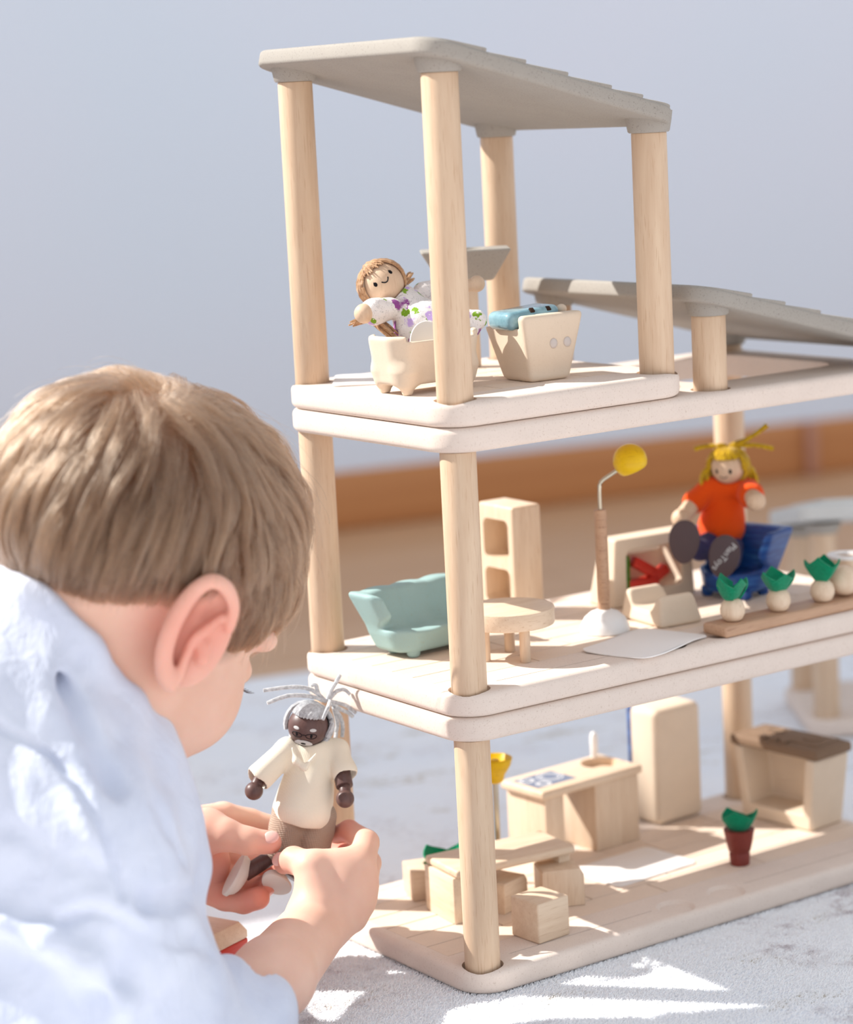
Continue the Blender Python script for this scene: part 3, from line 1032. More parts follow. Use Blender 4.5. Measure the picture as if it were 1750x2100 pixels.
B().lathe([(0, 0), (1.2, 0), (1.3, 0.1), (1.36, 2.9), (0.8, 2.9), (0.72, 2.0), (0, 1.9)], n=40).build('body', m_wz, t)
B().lathe([(0.8, 2.9), (1.38, 2.9), (1.42, 3.0), (1.38, 3.12), (0.85, 3.12), (0.8, 2.9)], n=40).build('rim', m_white, t)
o = B().ball((0, 0, 1.05), 1.05, 32).build('wooden_ball', m_wz, None, (31.35, -0.1, GP))
tag(o, 'plain wooden ball on the plank beside the last turnip', 'ball')

# ---- top storey
G3 = F3 + 0.005
t = thing('toy_bathtub', 'cream claw-foot bathtub behind the tall front post', 'bathtub', (1.75, 5.5, G3), 0)
s = SDF((-4.4, -3.4, -0.1), (4.4, 3.4, 4.6), 0.06)
s.convex([(0, 0, -1, -0.6), (0, 0, 1, 3.62), (-1, 0, -0.16, 2.85), (1, 0, -0.16, 2.85), (0, -1, -0.16, 1.6), (0, 1, -0.16, 1.6), (-0.7, -0.7, -0.12, 2.75), (0.7, -0.7, -0.12, 2.75), (-0.7, 0.7, -0.12, 2.75), (0.7, 0.7, -0.12, 2.75)], (-4.2, -3.2, 0.4), (4.2, 3.2, 3.8), 0.3, 0)
for x in (-1, 1):
    for y in (-1, 1):
        s.cap((x * 2.2, y * 1.2, 0.25), (x * 2.2, y * 1.2, 1.4), 0.36, 0.8, 0.5)
s.convex([(0, 0, -1, -1.1), (0, 0, 1, 9), (-1, 0, -0.14, 2.55), (1, 0, -0.14, 2.55), (0, -1, -0.14, 1.3), (0, 1, -0.14, 1.3), (-0.7, -0.7, -0.1, 2.4), (0.7, -0.7, -0.1, 2.4), (-0.7, 0.7, -0.1, 2.4), (0.7, 0.7, -0.1, 2.4)], (-4.2, -3.2, 1), (4.2, 3.2, 5), 0.5, 0.1, 'sub')
s.convex([(0, 0, -1, -3.3), (0, 0, 1, 9), (-1, 0, 0.9, 5.6), (1, 0, 0.9, 5.6)], (-4.2, -3.4, 3), (4.2, 3.4, 4.6), 0.3, 0.2, 'sub')
s.convex([(0, 0, 1, 0.005)], (-4.4, -3.4, -0.1), (4.4, 3.4, 0.3), 0.1, 0.0, 'sub')
s.build('tub', m_cream, t)

t = thing('pedestal_sink', 'grey basin on a square wooden column behind the bathtub', 'sink', (10.9, 13.4, G3), -8)
B().box((0, 0, 2.95), (1.15, 1.15, 5.9), 0.1, 2).build('column', m_wz, t)
b = B().box((0, 0, 6.75), (6.0, 3.4, 2.1), 0.22, 3, (0, 0, 0), (0.58, 0.5)).mesh('basin')
b = cut(b, B().lathe([(0, 7.35), (1.2, 7.45), (1.35, 7.9), (1.4, 8.4), (0, 8.4)], n=40))
b.materials.append(m_roof)
link('basin', b, t, (0, 0, 0), (0, 0, math.radians(-25)))

t = thing('toy_washstand', 'cream flared toilet box with a blue lid and two round buttons', 'toilet', (9.15, 3.95, G3), -2)
s = SDF((-4.4, -3.0, -0.2), (4.2, 4.6, 5.2), 0.06)
s.convex([(0, 0, -1, 0), (0, 0.03, 1, 4.12), (-1, 0, -0.12, 1.5), (1, 0, -0.3, 1.5), (0, -1, -0.01, 1.55), (0, 1, -0.4, 1.55)], (-4.2, -2.8, 0), (4.0, 4.4, 4.4), 0.35, 0)
s.convex([(0, 0, -1, -3.35), (1, 0, 0.0, -0.55), (-1, 0, 0, 9), (0, -1, 0.0, 0.95)], (-4.4, -3, 3.2), (2, 4.6, 5.2), 0.12, 0.12, 'sub')
s.convex([(0, 0, -1, -3.35), (0, -1, 0, 0.7), (0, 1, 0, 9), (1, 0, 0, 9), (-1, 0, 0, 9)], (-4.4, -2, 3.3), (4.2, 4.6, 5.2), 0.12, 0.12, 'sub')
for x in (0.3, 1.35):
    s.ell((x, -1.62, 2.3), (0.33, 0.16, 0.36), None, 0.04, 'sub')
s.build('body', m_cream, t)
for x in (0.3, 1.35):
    B().ball((x, -1.55, 2.3), 0.29, 20, (1, 0.4, 1.1)).build('button', mat('pearl_button', srgb(206, 196, 190), 0.3, 0.5), t)
m_glaze = mat('blue_glaze', srgb(110, 168, 188), 0.2, 0.5, coat=0.3)
w = NT(m_glaze)
w.l(w.ramp(w.noise(w.coords(), 90, 4, 0.65), [(0.35, srgb(112, 152, 166)), (0.65, srgb(146, 184, 194))]), w.b.inputs['Base Color'])
lid = B().box((-0.35, 0.62, 3.9), (4.0, 2.5, 1.15), 0.42, 5, (0, -0.07, 0)).build('lid', m_glaze, t)
for x in (-0.5, 0.75):
    B().box((x, -0.5, 4.38), (0.32, 0.34, 0.14), 0.04, 2, (0.7, 0, 0)).build('notch', m_dark, lid)
B().ball((2.2, 0.1, 4.2), 0.34, 20, (1, 1, 0.9)).build('knob', m_cream, t)

mat_rug('felt_mat', 'white felt mat beside the left post under the bathtub end', (2.6, 13.6, G3), 55, 6.0, 4.0)


# ---------------------------------------------------------------- dolls
def face_dot(b, c, r, f, u, a, e, size, sc=(1, 1), lift=0.0):
    """flat printed shape on a ball head: a to the side, e up, both in degrees"""
    f, u = Vector(f).normalized(), Vector(u)
    u = (u - f * u.dot(f)).normalized()
    s = f.cross(u)
    d = (f * math.cos(math.radians(e)) * math.cos(math.radians(a)) + s * math.cos(math.radians(e)) * math.sin(math.radians(a)) + u * math.sin(math.radians(e))).normalized()
    tu = (u - d * u.dot(d)).normalized()
    ts = d.cross(tu)
    m = Matrix((ts * sc[0], tu * sc[1], d * 0.12)).transposed()
    bm = bmesh.new()
    bmesh.ops.create_uvsphere(bm, u_segments=16, v_segments=8, radius=size)
    b.add(bm, Matrix.Translation(Vector(c) + d * (r + lift)) @ m.to_4x4())


def face_line(b, c, r, f, u, pts, w, n=6):
    f, u = Vector(f).normalized(), Vector(u)
    u = (u - f * u.dot(f)).normalized()
    s = f.cross(u)
    P = []
    for a, e in pts:
        a, e = math.radians(a), math.radians(e)
        P.append(Vector(c) + (f * math.cos(e) * math.cos(a) + s * math.cos(e) * math.sin(a) + u * math.sin(e)) * (r + w * 0.2))
    b.tube(P, w, n)


def smile(k=9, half=15, dip=9, e0=-14, tilt=0):
    return [(half * t, e0 - dip * (1 - t * t) + tilt * t) for t in [2 * i / (k - 1) - 1 for i in range(k)]]


def yarn_cap(b, c, r, f, u, crown, n, th, rg, elev=(-70, 35), wrap=0.06):
    """strands laid over a ball head from a crown point down the back and sides"""
    f, u = Vector(f).normalized(), Vector(u)
    u = (u - f * u.dot(f)).normalized()
    s = f.cross(u)
    cr = Vector(crown).normalized()
    for i in range(n):
        ang = 2 * math.pi * i / n + rg.uniform(-0.06, 0.06)
        ax = (f * math.cos(ang) + s * math.sin(ang))
        front = math.cos(ang)
        low = elev[1] if front > 0.45 else (elev[0] if front < 0.1 else elev[0] + (elev[1] - elev[0]) * (front - 0.1) / 0.35)
        end = (ax * math.cos(math.radians(low)) + u * math.sin(math.radians(low))).normalized()
        P, R_ = [], []
        m = 9
        for k in range(m + 1):
            t = k / m
            d = cr.slerp(end, t) if cr.angle(end) < 3.1 else cr.lerp(end, t)
            P.append(Vector(c) + d.normalized() * (r + th * (0.7 + 0.7 * math.sin(math.pi * min(t * 1.1, 1)))))
            R_.append(th * (0.9 if k < m else 0.6))
        b.tube(P, R_, 6)


m_skinw = wood('doll_birch', srgb(228, 200, 172), srgb(190, 150, 120), 'Z', 0.5, 0.25)
m_doll_d = wood('dark_stained_wood', srgb(108, 82, 78), srgb(60, 42, 40), 'Z', 0.4, 0.5, 0.4)
m_ink = mat('black_ink', srgb(18, 18, 24), 0.6, 0.2)
m_wpaint = mat('white_paint_print', srgb(206, 206, 206), 0.6, 0.2)


def yarn(name, base, dark):
    m = mat(name, base, 0.9, 0.1, sheen=0.4)
    w = NT(m)
    w.l(w.ramp(w.noise(w.coords((500, 500, 500), rnd=False), 1.0, 3, 0.6), [(0.35, dark), (0.65, base)]), w.b.inputs['Base Color'])
    return m


m_yarn_y = yarn('mustard_yarn', srgb(214, 176, 24), srgb(168, 128, 10))
m_yarn_g = yarn('grey_yarn', srgb(214, 217, 220), srgb(176, 178, 182))
m_yarn_b = yarn('tan_yarn', srgb(204, 166, 128), srgb(166, 124, 90))
m_orange = cloth('orange_cotton', srgb(238, 84, 18))
m_navy = cloth('navy_cotton', srgb(44, 40, 92))
m_ivory = cloth('ivory_cotton', srgb(244, 236, 218))
m_taupe = cloth('taupe_twill', srgb(176, 156, 140), 1600, strength=0.5)
m_sole = mat('dark_sole_wood', srgb(86, 70, 72), 0.6, 0.3)
m_shoe = mat('pale_shoe_wood', srgb(226, 222, 216), 0.45, 0.35)

# floral print: white cotton with purple flowers, green leaves and thin grey stems
m_floral = cloth('floral_cotton', srgb(240, 234, 232))
w = NT(m_floral)
v = w.coords(rnd=False)
col = srgb(244, 238, 236)
prev = None


def voro(scale, rnd=1.0):
    nd = w.n('ShaderNodeTexVoronoi', Scale=scale, Randomness=rnd)
    w.l(v, nd.inputs['Vector'])
    return nd


dn_ = w.n('ShaderNodeTexNoise', Scale=330.0, Detail=2.0)
w.l(v, dn_.inputs['Vector'])
dm_ = w.n('ShaderNodeVectorMath', _operation='MULTIPLY_ADD')
w.l(dn_.outputs['Color'], dm_.inputs[0])
dm_.inputs[1].default_value = (0.006, 0.006, 0.006)
w.l(v, dm_.inputs[2])
v = dm_.outputs[0]
stem = w.ramp(w.noise(v, 160, 2, 0.5, 1.5), [(0.485, (0, 0, 0)), (0.497, (0.55, 0.55, 0.55)), (0.503, (0.55, 0.55, 0.55)), (0.515, (0, 0, 0))])
c0 = w.mix(stem, srgb(244, 238, 236), srgb(120, 112, 118))
for sc_, lim, colr in ((105, 0.27, srgb(130, 170, 44)), (80, 0.32, srgb(200, 170, 226)), (58, 0.33, srgb(150, 76, 150))):
    nd = voro(sc_)
    msk = w.ramp(nd.outputs['Distance'], [(lim, (1, 1, 1)), (lim + 0.03, (0, 0, 0))])
    sel = w.ramp(w.noise(v, sc_ * 0.8, 1), [(0.46, (0, 0, 0)), (0.49, (1, 1, 1))])
    c0 = w.mix(w.mix(1.0, msk, sel, 'MULTIPLY'), c0, colr)
w.l(c0, w.b.inputs['Base Color'])


class Rel:
    """points given in room centimetres, stored relative to a doll's base"""
    def __init__(self, base):
        self.o = Vector(base)

    def __call__(self, p):
        return Vector(p) - self.o


def doll_shoe(name, parent, c, sole_dir, toe_dir, L, W, H, m_top, m_bot, m=None):
    """shoe with an oval flat sole facing sole_dir and a domed top"""
    z = -Vector(sole_dir).normalized()
    x = Vector(toe_dir)
    x = (x - z * x.dot(z)).normalized()
    y = z.cross(x)
    R3 = Matrix((x, y, z)).transposed()
    b = B()
    out = []
    for k in range(36):
        q = 2 * math.pi * k / 36
        wq = W * (1 + 0.12 * math.cos(q))
        out.append((L * math.cos(q), wq * math.sin(q)))
    b.prism(out, 0, H * 0.35, min(H * 0.12, 0.08), 2)
    d = B().lathe([(0, 0), (1, 0), (0.97, 0.25), (0.86, 0.55), (0.66, 0.8), (0.36, 0.96), (0, 1)], n=28)
    d.bm.transform(Matrix.Translation((-0.04 * L, 0, H * 0.3)) @ Matrix.Diagonal((L * 0.93, W * 0.93, H * 0.7, 1)))
    b.add(d.bm)
    b.bm.transform(Matrix.Translation(Vector(c)) @ R3.to_4x4())
    o = b.build(name, m_top, parent)
    return o, R3


# --- fair-haired doll on the blue armchair
base = (28.3, 8.2, G2 + 2.05)
t = thing('wooden_doll', 'wooden doll with yellow yarn hair and orange shirt sitting on blue armchair', 'doll', base)
q = Rel(base)
H = q((29.54, 9.14, 26.49))
fdir = Vector((-0.86, -0.50, -0.12))
head = B().ball(H, 1.2, 32).build('head', m_skinw, t)
b = B()
face_dot(b, H, 1.2, fdir, (0, 0, 1), -24, -2, 0.12, (0.9, 1.5))
face_dot(b, H, 1.2, fdir, (0, 0, 1), 24, -2, 0.12, (0.9, 1.5))
face_line(b, H, 1.2, fdir, (0, 0, 1), smile(9, 13, 8, -18), 0.028)
b.build('face_print', m_ink, head)
b = B()
rg = random.Random(5)
yarn_cap(b, H, 1.2, fdir, (0, 0, 1), Vector((-0.12, -0.12, 1)), 36, 0.17, rg, (-62, 34))
rt = H + Vector((0.0, 0, 1.35))
for dx, dz, dy in ((-2.3, -0.2, 0.2), (2.6, 1.3, -1.0), (2.9, -0.4, -1.4), (-0.9, -0.1, -0.6), (1.4, 0.2, 0.9)):
    b.tube([rt + Vector((dx * 0.82 * s_, -dx * 0.57 * s_ + dy * 0.3 * s_, 0.25 * math.sin(s_ * 2.2) + dz * s_ * s_)) for s_ in (0, 0.2, 0.45, 0.7, 1.0)], [0.16, 0.17, 0.17, 0.16, 0.18], 8)
for sx in (-1, 1):
    pb = H + Vector((0.82 * sx * 1.15, -0.57 * sx * 1.15, 0.2))
    for k in range(6):
        a = 2.4 * k
        b.tube([pb, pb + Vector((0.35 * sx + 0.15 * math.cos(a), -0.25 * sx + 0.15 * math.sin(a), -0.5)), pb + Vector((0.45 * sx + 0.3 * math.cos(a), -0.3 * sx + 0.3 * math.sin(a), -1.35)), pb + Vector((0.4 * sx + 0.3 * math.cos(a), -0.3 * sx + 0.25 * math.sin(a), -2.0))], [0.1, 0.14, 0.13, 0.07], 6)
b.build('hair', m_yarn_y, head)
NK, HP = q((30.02, 9.82, 25.40)), q((29.50, 9.93, 21.19))
SL, SRr = q((28.62, 10.10, 25.04)), q((30.45, 8.31, 24.88))
s = SDF(H - Vector((5, 5, 6.5)), H + Vector((5, 5, 1.0)), 0.07)
s.cap(NK + Vector((0, 0, -0.5)), HP + Vector((0, 0, 1.0)), 1.15, 1.65, 0.4)
s.cap(SL, SRr, 0.75, 0.75, 0.5)
EL, HL = q((27.62, 10.60, 24.09)), q((26.20, 10.19, 23.36))
ER, HR = q((29.84, 7.20, 24.63)), q((28.94, 5.83, 24.55))
s.cap(SL, EL, 0.75, 0.85, 0.4)
s.cap(SRr, ER, 0.75, 0.92, 0.4)
s.ell(H, (1.22, 1.22, 1.22), None, 0.1, 'sub')
s.warp(lambda x, y, z: 0.05 * np.sin(3.1 * x - 2.0 * z + 1.0) * np.sin(2.3 * y + 1.4 * z))
s.build('shirt', m_orange, t)
for S_, E_, H_ in ((SL, EL, HL), (SRr, ER, HR)):
    B().cyl(E_ - (H_ - E_) * 0.5, H_, 0.6, 0.58).ball(H_ + (H_ - E_).normalized() * 0.3, 0.68, 24).build('arm', m_skinw, t)
for A_, K_, F_, sd, td in ((q((29.10, 10.21, 21.21)), q((26.14, 8.55, 21.16)), q((23.55, 7.11, 22.26)), (-0.62, -0.78, 0.05), (0.02, -0.1, 1)), (q((29.62, 9.17, 20.91)), q((27.72, 7.30, 20.39)), q((25.37, 5.15, 21.22)), (-0.56, -0.82, 0.12), (0.22, -0.05, 1))):
    B().tube([A_, A_.lerp(K_, 0.5), K_, F_ - Vector(sd).normalized() * 0.6], [0.85, 0.85, 0.78, 0.66], 16).build('leg', m_navy, t)
    sh, R3 = doll_shoe('shoe', t, F_, sd, td, 1.5, 1.05, 0.9, m_sole, m_sole)
    n_ = Vector(sd).normalized()
    last = (F_, R3, sh)
# lettering on the nearer sole
F_, R3, sh = last
fc = bpy.data.curves.new('lettering', 'FONT')
fc.body = 'PlanToys'
fc.size = 0.0062
fc.extrude = 0.00004
fc.align_x, fc.align_y = 'CENTER', 'CENTER'
o = bpy.data.objects.new('lettering', fc)
dg = bpy.context.evaluated_depsgraph_get()
COL.objects.link(o)
dg.update()
me = bpy.data.meshes.new_from_object(o.evaluated_get(bpy.context.evaluated_depsgraph_get()))
bpy.data.objects.remove(o)
me.materials.append(m_wpaint)
lt = link('lettering', me, sh)
z_ = -R3.col[2]
x_ = -(R3.col[0] * 0.86 + R3.col[1] * 0.5).normalized()
y_ = z_.cross(x_)
lt.matrix_local = Matrix.Translation((F_ + z_ * 0.012) * CM) @ Matrix((x_, y_, z_)).transposed().to_4x4()

# --- girl doll in the bathtub
base = (2.0, 5.6, G3 + 1.3)
t = thing('wooden_doll', 'wooden doll with tan wool hair and floral dress lying in the bathtub', 'doll', base)
q = Rel(base)
H = q((1.82, 9.81, 41.51))
fdir = Vector((-0.42, -0.86, 0.28))
updir = Vector((-0.55, 0.25, 0.85))
head = B().ball(H, 1.38, 36).build('head', m_skinw, t)
b = B()
for a_ in (-27, 27):
    face_dot(b, H, 1.38, fdir, updir, a_, 6, 0.13, (0.95, 1.15))
    face_line(b, H, 1.38, fdir, updir, [(a_, 7), (a_ + 1.5, 13)], 0.03)
face_line(b, H, 1.38, fdir, updir, smile(9, 11, 8, 0), 0.04)
b.build('face_print', m_ink, head)
b = B()
rg = random.Random(9)
cr = Vector((-0.4, 0.0, 1))
yarn_cap(b, H, 1.38, fdir, updir, updir + Vector((0, -0.1, 0)), 44, 0.12, rg, (-50, 48))
for k in range(26):                                    # short fringe
    a = -38 + 76 * k / 25
    f_, u_ = fdir.normalized(), (updir - fdir.normalized() * updir.dot(fdir.normalized())).normalized()
    s_ = f_.cross(u_)
    P = []
    for e in (82, 68, 54, 40 + rg.uniform(-6, 6)):
        P.append(H + (f_ * math.cos(math.radians(e)) * math.cos(math.radians(a)) + s_ * math.cos(math.radians(e)) * math.sin(math.radians(a)) + u_ * math.sin(math.radians(e))) * (1.38 + 0.1 + rg.uniform(0, 0.14)))
    b.tube(P, [0.1, 0.1, 0.09, 0.04], 5)
for p0, p1, n_ in (((0.48, 9.32, 39.46), (-0.81, 9.46, 39.36), 9), ((3.48, 9.64, 41.47), (3.97, 9.87, 41.85), 7), ((0.48, 9.32, 39.46), (1.03, 7.75, 38.42), 14)):
    A_, E_ = q(p0), q(p1)
    for k in range(n_):
        j = Vector((rg.uniform(-0.35, 0.35), rg.uniform(-0.35, 0.35), rg.uniform(-0.3, 0.3)))
        b.tube([A_ + j * 0.4, A_.lerp(E_, 0.5) + j * 0.9 + Vector((0, 0, 0.1)), E_ + j], [0.1, 0.12, 0.05], 6)
b.build('hair', m_yarn_b, head)
NK, HP = q((2.76, 9.21, 40.57)), q((3.21, 7.67, 38.76))
SL, HL = q((1.23, 8.21, 40.13)), q((-0.78, 8.09, 39.99))
SRr, HR = q((4.64, 9.43, 40.76)), q((7.71, 7.87, 41.11))
s = SDF(NK + Vector((-5, -5, -4.5)), NK + Vector((7, 4.5, 2.6)), 0.07)
s.cap(NK, HP, 1.0, 1.75, 0.4)
s.cap(HP, q((4.60, 6.30, 38.57)), 1.6, 1.5, 0.5)
s.cap(SL, q((-0.03, 8.19, 40.01)), 0.7, 0.85, 0.45)
s.cap(SRr, q((6.22, 8.62, 40.90)), 0.7, 0.7, 0.45)
s.cap(q((4.60, 6.30, 38.57)), q((5.81, 5.33, 39.14)), 0.9, 0.55, 0.5)
s.ell(H, (1.42, 1.42, 1.42), None, 0.1, 'sub')
s.warp(lambda x, y, z: 0.06 * np.sin(2.6 * x - 3.0 * z + 1.0) * np.sin(2.3 * y + 1.4 * z))
s.build('dress', m_floral, t)
B().cyl(q((0.13, 8.20, 39.99)), HL, 0.5, 0.5).ball(HL, 0.62, 24).build('arm', m_skinw, t)
B().cyl(q((5.96, 8.79, 40.85)), HR, 0.42, 0.42).ball(HR, 0.53, 24).build('arm', m_skinw, t)
B().tube([HP, q((2.26, 6.66, 38.48)), q((1.92, 5.87, 38.31))], [0.6, 0.55, 0.5], 14).build('leg', m_skinw, t)
sh, R3 = doll_shoe('shoe', t, q((1.59, 5.10, 38.20)), (-0.3, -0.95, 0.1), (0.4, 0.0, 1), 1.25, 0.95, 0.7, m_shoe, m_shoe)

# --- grandfather doll held in the child's hands
base = (-6.77, 10.64, 5.96)
t = thing('wooden_doll', 'dark wooden doll with grey yarn hair and ivory shirt held in child hands', 'doll', base)
q = Rel(base)
H = q((-4.72, 11.14, 14.08))
fdir = Vector((-0.70, -0.72, -0.08))
updir = Vector((0.16, -0.10, 1))
HR_ = 1.28
head = B().ball(H, HR_, 36).build('head', m_doll_d, t)
b, bw = B(), B()
for a_ in (-22, 22):
    face_dot(b, H, HR_, fdir, updir, a_, -9, 0.11, (0.8, 1.3))
    ring = [(a_ + 17 * math.cos(x) * 0.95, -9 + (9 if math.sin(x) < 0 else 6.5) * math.sin(x)) for x in [2 * math.pi * k / 18 for k in range(19)]]
    face_line(b, H, HR_, fdir, updir, ring, 0.026, 5)
    face_dot(bw, H, HR_, fdir, updir, a_ * 1.15, 9, 0.22, (1.0, 0.5))
face_line(b, H, HR_, fdir, updir, [(-6, -8), (0, -7), (6, -8)], 0.026, 5)
face_dot(bw, H, HR_, fdir, updir, 0, -37, 0.56, (1.05, 0.5))
bw.build('face_print', m_wpaint, head)
face_dot(b, H, HR_, fdir, updir, 0, -37, 0.18, (1.0, 0.6), 0.06)
b.build('glasses_print', m_ink, head)
b = B()
rg = random.Random(12)
rt = q((-3.49, 10.84, 15.52))
yarn_cap(b, H, HR_, fdir, updir, rt - H, 34, 0.19, rg, (-50, 40))
for pts in (((-3.49, 10.84, 15.52), (-4.41, 10.91, 16.41), (-5.59, 11.31, 16.75), (-7.32, 12.00, 16.72)),
            ((-3.49, 10.84, 15.52), (-4.79, 10.63, 16.12), (-6.22, 10.92, 16.36), (-7.53, 11.27, 16.07)),
            ((-3.65, 10.94, 15.53), (-3.92, 11.02, 16.14), (-3.96, 11.14, 16.61), (-4.22, 11.31, 16.59)),
            ((-3.38, 10.77, 15.58), (-2.99, 10.87, 16.16), (-2.63, 10.93, 16.49), (-2.20, 10.98, 16.98)),
            ((-3.27, 10.71, 15.63), (-2.65, 10.84, 16.00), (-2.07, 10.82, 16.03), (-1.75, 10.65, 15.68)),
            ((-3.50, 10.37, 15.61), (-4.00, 9.71, 15.50), (-4.37, 9.52, 15.16), (-4.68, 9.41, 14.80)),
            ((-3.14, 10.83, 15.46), (-2.17, 10.82, 15.06), (-1.66, 10.89, 14.73), (-1.30, 10.80, 14.35)),
            ((-2.95, 11.14, 15.24), (-2.03, 11.36, 14.61), (-1.47, 11.40, 14.28), (-1.17, 11.38, 13.97)),
            ((-2.73, 11.17, 14.94), (-2.04, 11.51, 14.11), (-1.89, 11.52, 13.43), (-2.01, 11.47, 12.76)),
            ((-2.62, 11.34, 14.89), (-2.24, 11.59, 13.81), (-2.27, 11.72, 13.15), (-2.48, 11.55, 12.77))):
    b.tube([q(p) for p in pts], [0.13, 0.14, 0.135, 0.12], 8)
b.build('hair', m_yarn_g, head)
NK, WS = q((-4.34, 11.32, 12.66)), q((-5.49, 11.08, 8.79))
SL, EL = q((-5.88, 11.89, 12.60)), q((-8.02, 11.86, 11.32))
SRr, ER = q((-3.06, 10.60, 12.23)), q((-3.35, 9.35, 11.19))
s = SDF(NK + Vector((-6.5, -5, -5.4)), NK + Vector((5, 5, 1.6)), 0.06)
s.cap(NK + Vector((0, 0, -0.6)), WS, 1.35, 1.95, 0.4)
s.cap(SL, SRr, 0.75, 0.75, 0.5)
s.cap(SL, EL, 0.72, 0.92, 0.35)
s.cap(SRr, ER, 0.75, 0.85, 0.35)
s.ell(H, (HR_ + 0.04,) * 3, None, 0.1, 'sub')
low = q((-5.59, 11.00, 8.09))
tilt = (q((-3.80, 9.93, 7.71)) - q((-7.43, 12.17, 8.80))).normalized()
hn = Vector((0, 0, -1)) - tilt * (Vector((0, 0, -1)).dot(tilt))
s.convex([(-hn.x, -hn.y, -hn.z, -hn.dot(low) * 1.0)], low - Vector((4, 4, 4)), low + Vector((4, 4, 2.0)), 0.1, 0.1, 'sub')
arm_dir = (EL - SL).normalized()
s.cap(EL + arm_dir * 0.5, EL + arm_dir * 1.6, 0.8, 1.0, 0.1, 'sub')
arm_dir = (ER - SRr).normalized()
s.cap(ER + arm_dir * 0.45, ER + arm_dir * 1.6, 0.7, 0.9, 0.1, 'sub')
s.chain([q((-6.42, 10.39, 13.09)), q((-6.40, 10.10, 12.36)), q((-6.02, 9.73, 11.88)), q((-5.18, 9.67, 12.58))], [0.12, 0.18, 0.18, 0.1], 0.35)
s.chain([q((-7.03, 10.78, 12.35)), q((-7.22, 10.78, 11.12)), q((-7.66, 11.08, 9.88))], [0.1, 0.12, 0.08], 0.3, 'sub')
s.chain([q((-4.42, 9.45, 12.88)), q((-4.54, 9.05, 11.72)), q((-4.66, 8.85, 9.72))], [0.08, 0.12, 0.08], 0.3, 'sub')
s.warp(lambda x, y, z: 0.045 * np.sin(2.2 * x - 1.8 * z + 0.6) * np.sin(2.0 * y + 1.2 * z))
s.build('shirt', m_ivory, t)
for E_, S_, c_, r_ in ((EL, SL, q((-8.66, 11.66, 10.54)), 0.58), (ER, SRr, q((-4.00, 8.40, 9.74)), 0.58)):
    d_ = (c_ - E_).normalized()
    wr = c_ - d_ * 0.62
    B().cyl(S_.lerp(E_, 0.3), wr - d_ * 0.2, 0.55, 0.55).cyl(wr - d_ * 0.3, c_, 0.36, 0.4).ball(c_, r_, 28).build('arm', m_doll_d, t)
s = SDF(q((-6.17, 10.83, 7.70)) - Vector((4, 4, 3.2)), q((-6.17, 10.83, 7.70)) + Vector((4, 4, 2.5)), 0.06)
KL, KR = q((-7.27, 11.10, 6.54)), q((-5.53, 10.28, 6.02))
s.cap(q((-6.15, 11.46, 8.46)), KL, 1.35, 1.0, 0.25)
s.cap(q((-4.75, 10.57, 8.22)), KR, 1.2, 1.1, 0.25)
s.chain([q((-6.34, 9.65, 8.00)), q((-5.88, 9.22, 8.06)), q((-5.31, 9.01, 7.76))], [0.1, 0.14, 0.1], 0.3, 'sub')
s.warp(lambda x, y, z: 0.05 * np.sin(3.0 * x + 2.2 * z) * np.sin(2.6 * y - 1.9 * z))
s.build('trousers', m_taupe, t)
ANK = q((-9.52, 12.13, 5.17))
B().cyl(q((-7.42, 11.17, 6.37)), ANK, 0.5, 0.5).build('leg', m_doll_d, t)
doll_shoe('shoe', t, q((-10.26, 12.18, 5.36)), (-0.75, 0.25, 0.60), (0.42, -0.25, -0.85), 1.45, 0.72, 0.95, m_shoe, m_shoe)
AR = q((-7.14, 10.41, 4.81))
B().cyl(q((-5.85, 10.48, 5.91)), AR, 0.5, 0.5).build('leg', m_doll_d, t)
doll_shoe('shoe', t, q((-8.30, 10.31, 4.63)), (-0.55, -0.55, -0.6), (0.35, 0.1, -0.9), 1.2, 0.9, 0.7, m_shoe, m_shoe)

# toy block on the rug, half behind the sleeve
t = thing('toy_block', 'wooden block with red painted lower half on the rug behind the forearm', 'block', (-11.2, 14.6, RUG_Z + 0.1), 22)
B().box((0, 0, 0.85), (4.2, 3.6, 1.7), 0.12).build('base', m_red, t)
B().prism([(-2.1, 1.7), (2.1, 1.7), (2.1, 2.2), (1.3, 3.0), (-1.3, 3.0), (-2.1, 2.2)], -1.8, 1.8, 0.1, 2, Matrix.Rotation(math.pi / 2, 4, 'X')).build('top', m_wy, t)


# ---------------------------------------------------------------- the child
# local frame of the child: level, turned about z; origin at the right ear, in centimetres
CH_O = (-14.52, 7.28, 22.30)
CH_R = math.radians(-35.1136)

m_skin = mat('skin', srgb(232, 188, 166), 0.5, 0.3, sss=0.35)
w = NT(m_skin)
v = w.coords(rnd=False)
c = w.ramp(w.noise(v, 18, 4, 0.6), [(0.35, srgb(230, 184, 162)), (0.65, srgb(238, 198, 178))])
att = w.n('ShaderNodeAttribute')
att.attribute_name = 'flush'
c = w.mix(att.outputs['Fac'], c, srgb(226, 128, 112))
w.l(c, w.b.inputs['Base Color'])
w.bump(w.noise(v, 900, 3, 0.6), 0.06, 0.0004)
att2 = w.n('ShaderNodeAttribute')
att2.attribute_name = 'stubble_shade'
c = w.mix(att2.outputs['Fac'], c, srgb(128, 98, 80))  # scalp browned for short stubble and for the shade of hair above
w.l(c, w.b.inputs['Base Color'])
m_shirt = mat('white_blue_cotton', srgb(214, 220, 236), 0.9, 0.1, sheen=0.15)
w = NT(m_shirt)
cr1 = w.noise(w.coords((1, 1, 1), rnd=False), 34, 3, 0.5, 1.2)
cr2 = w.noise(w.coords((1.5, 1, 0.5), rnd=False, rot=(0, 0.7, 0)), 90, 3, 0.55, 0.8)
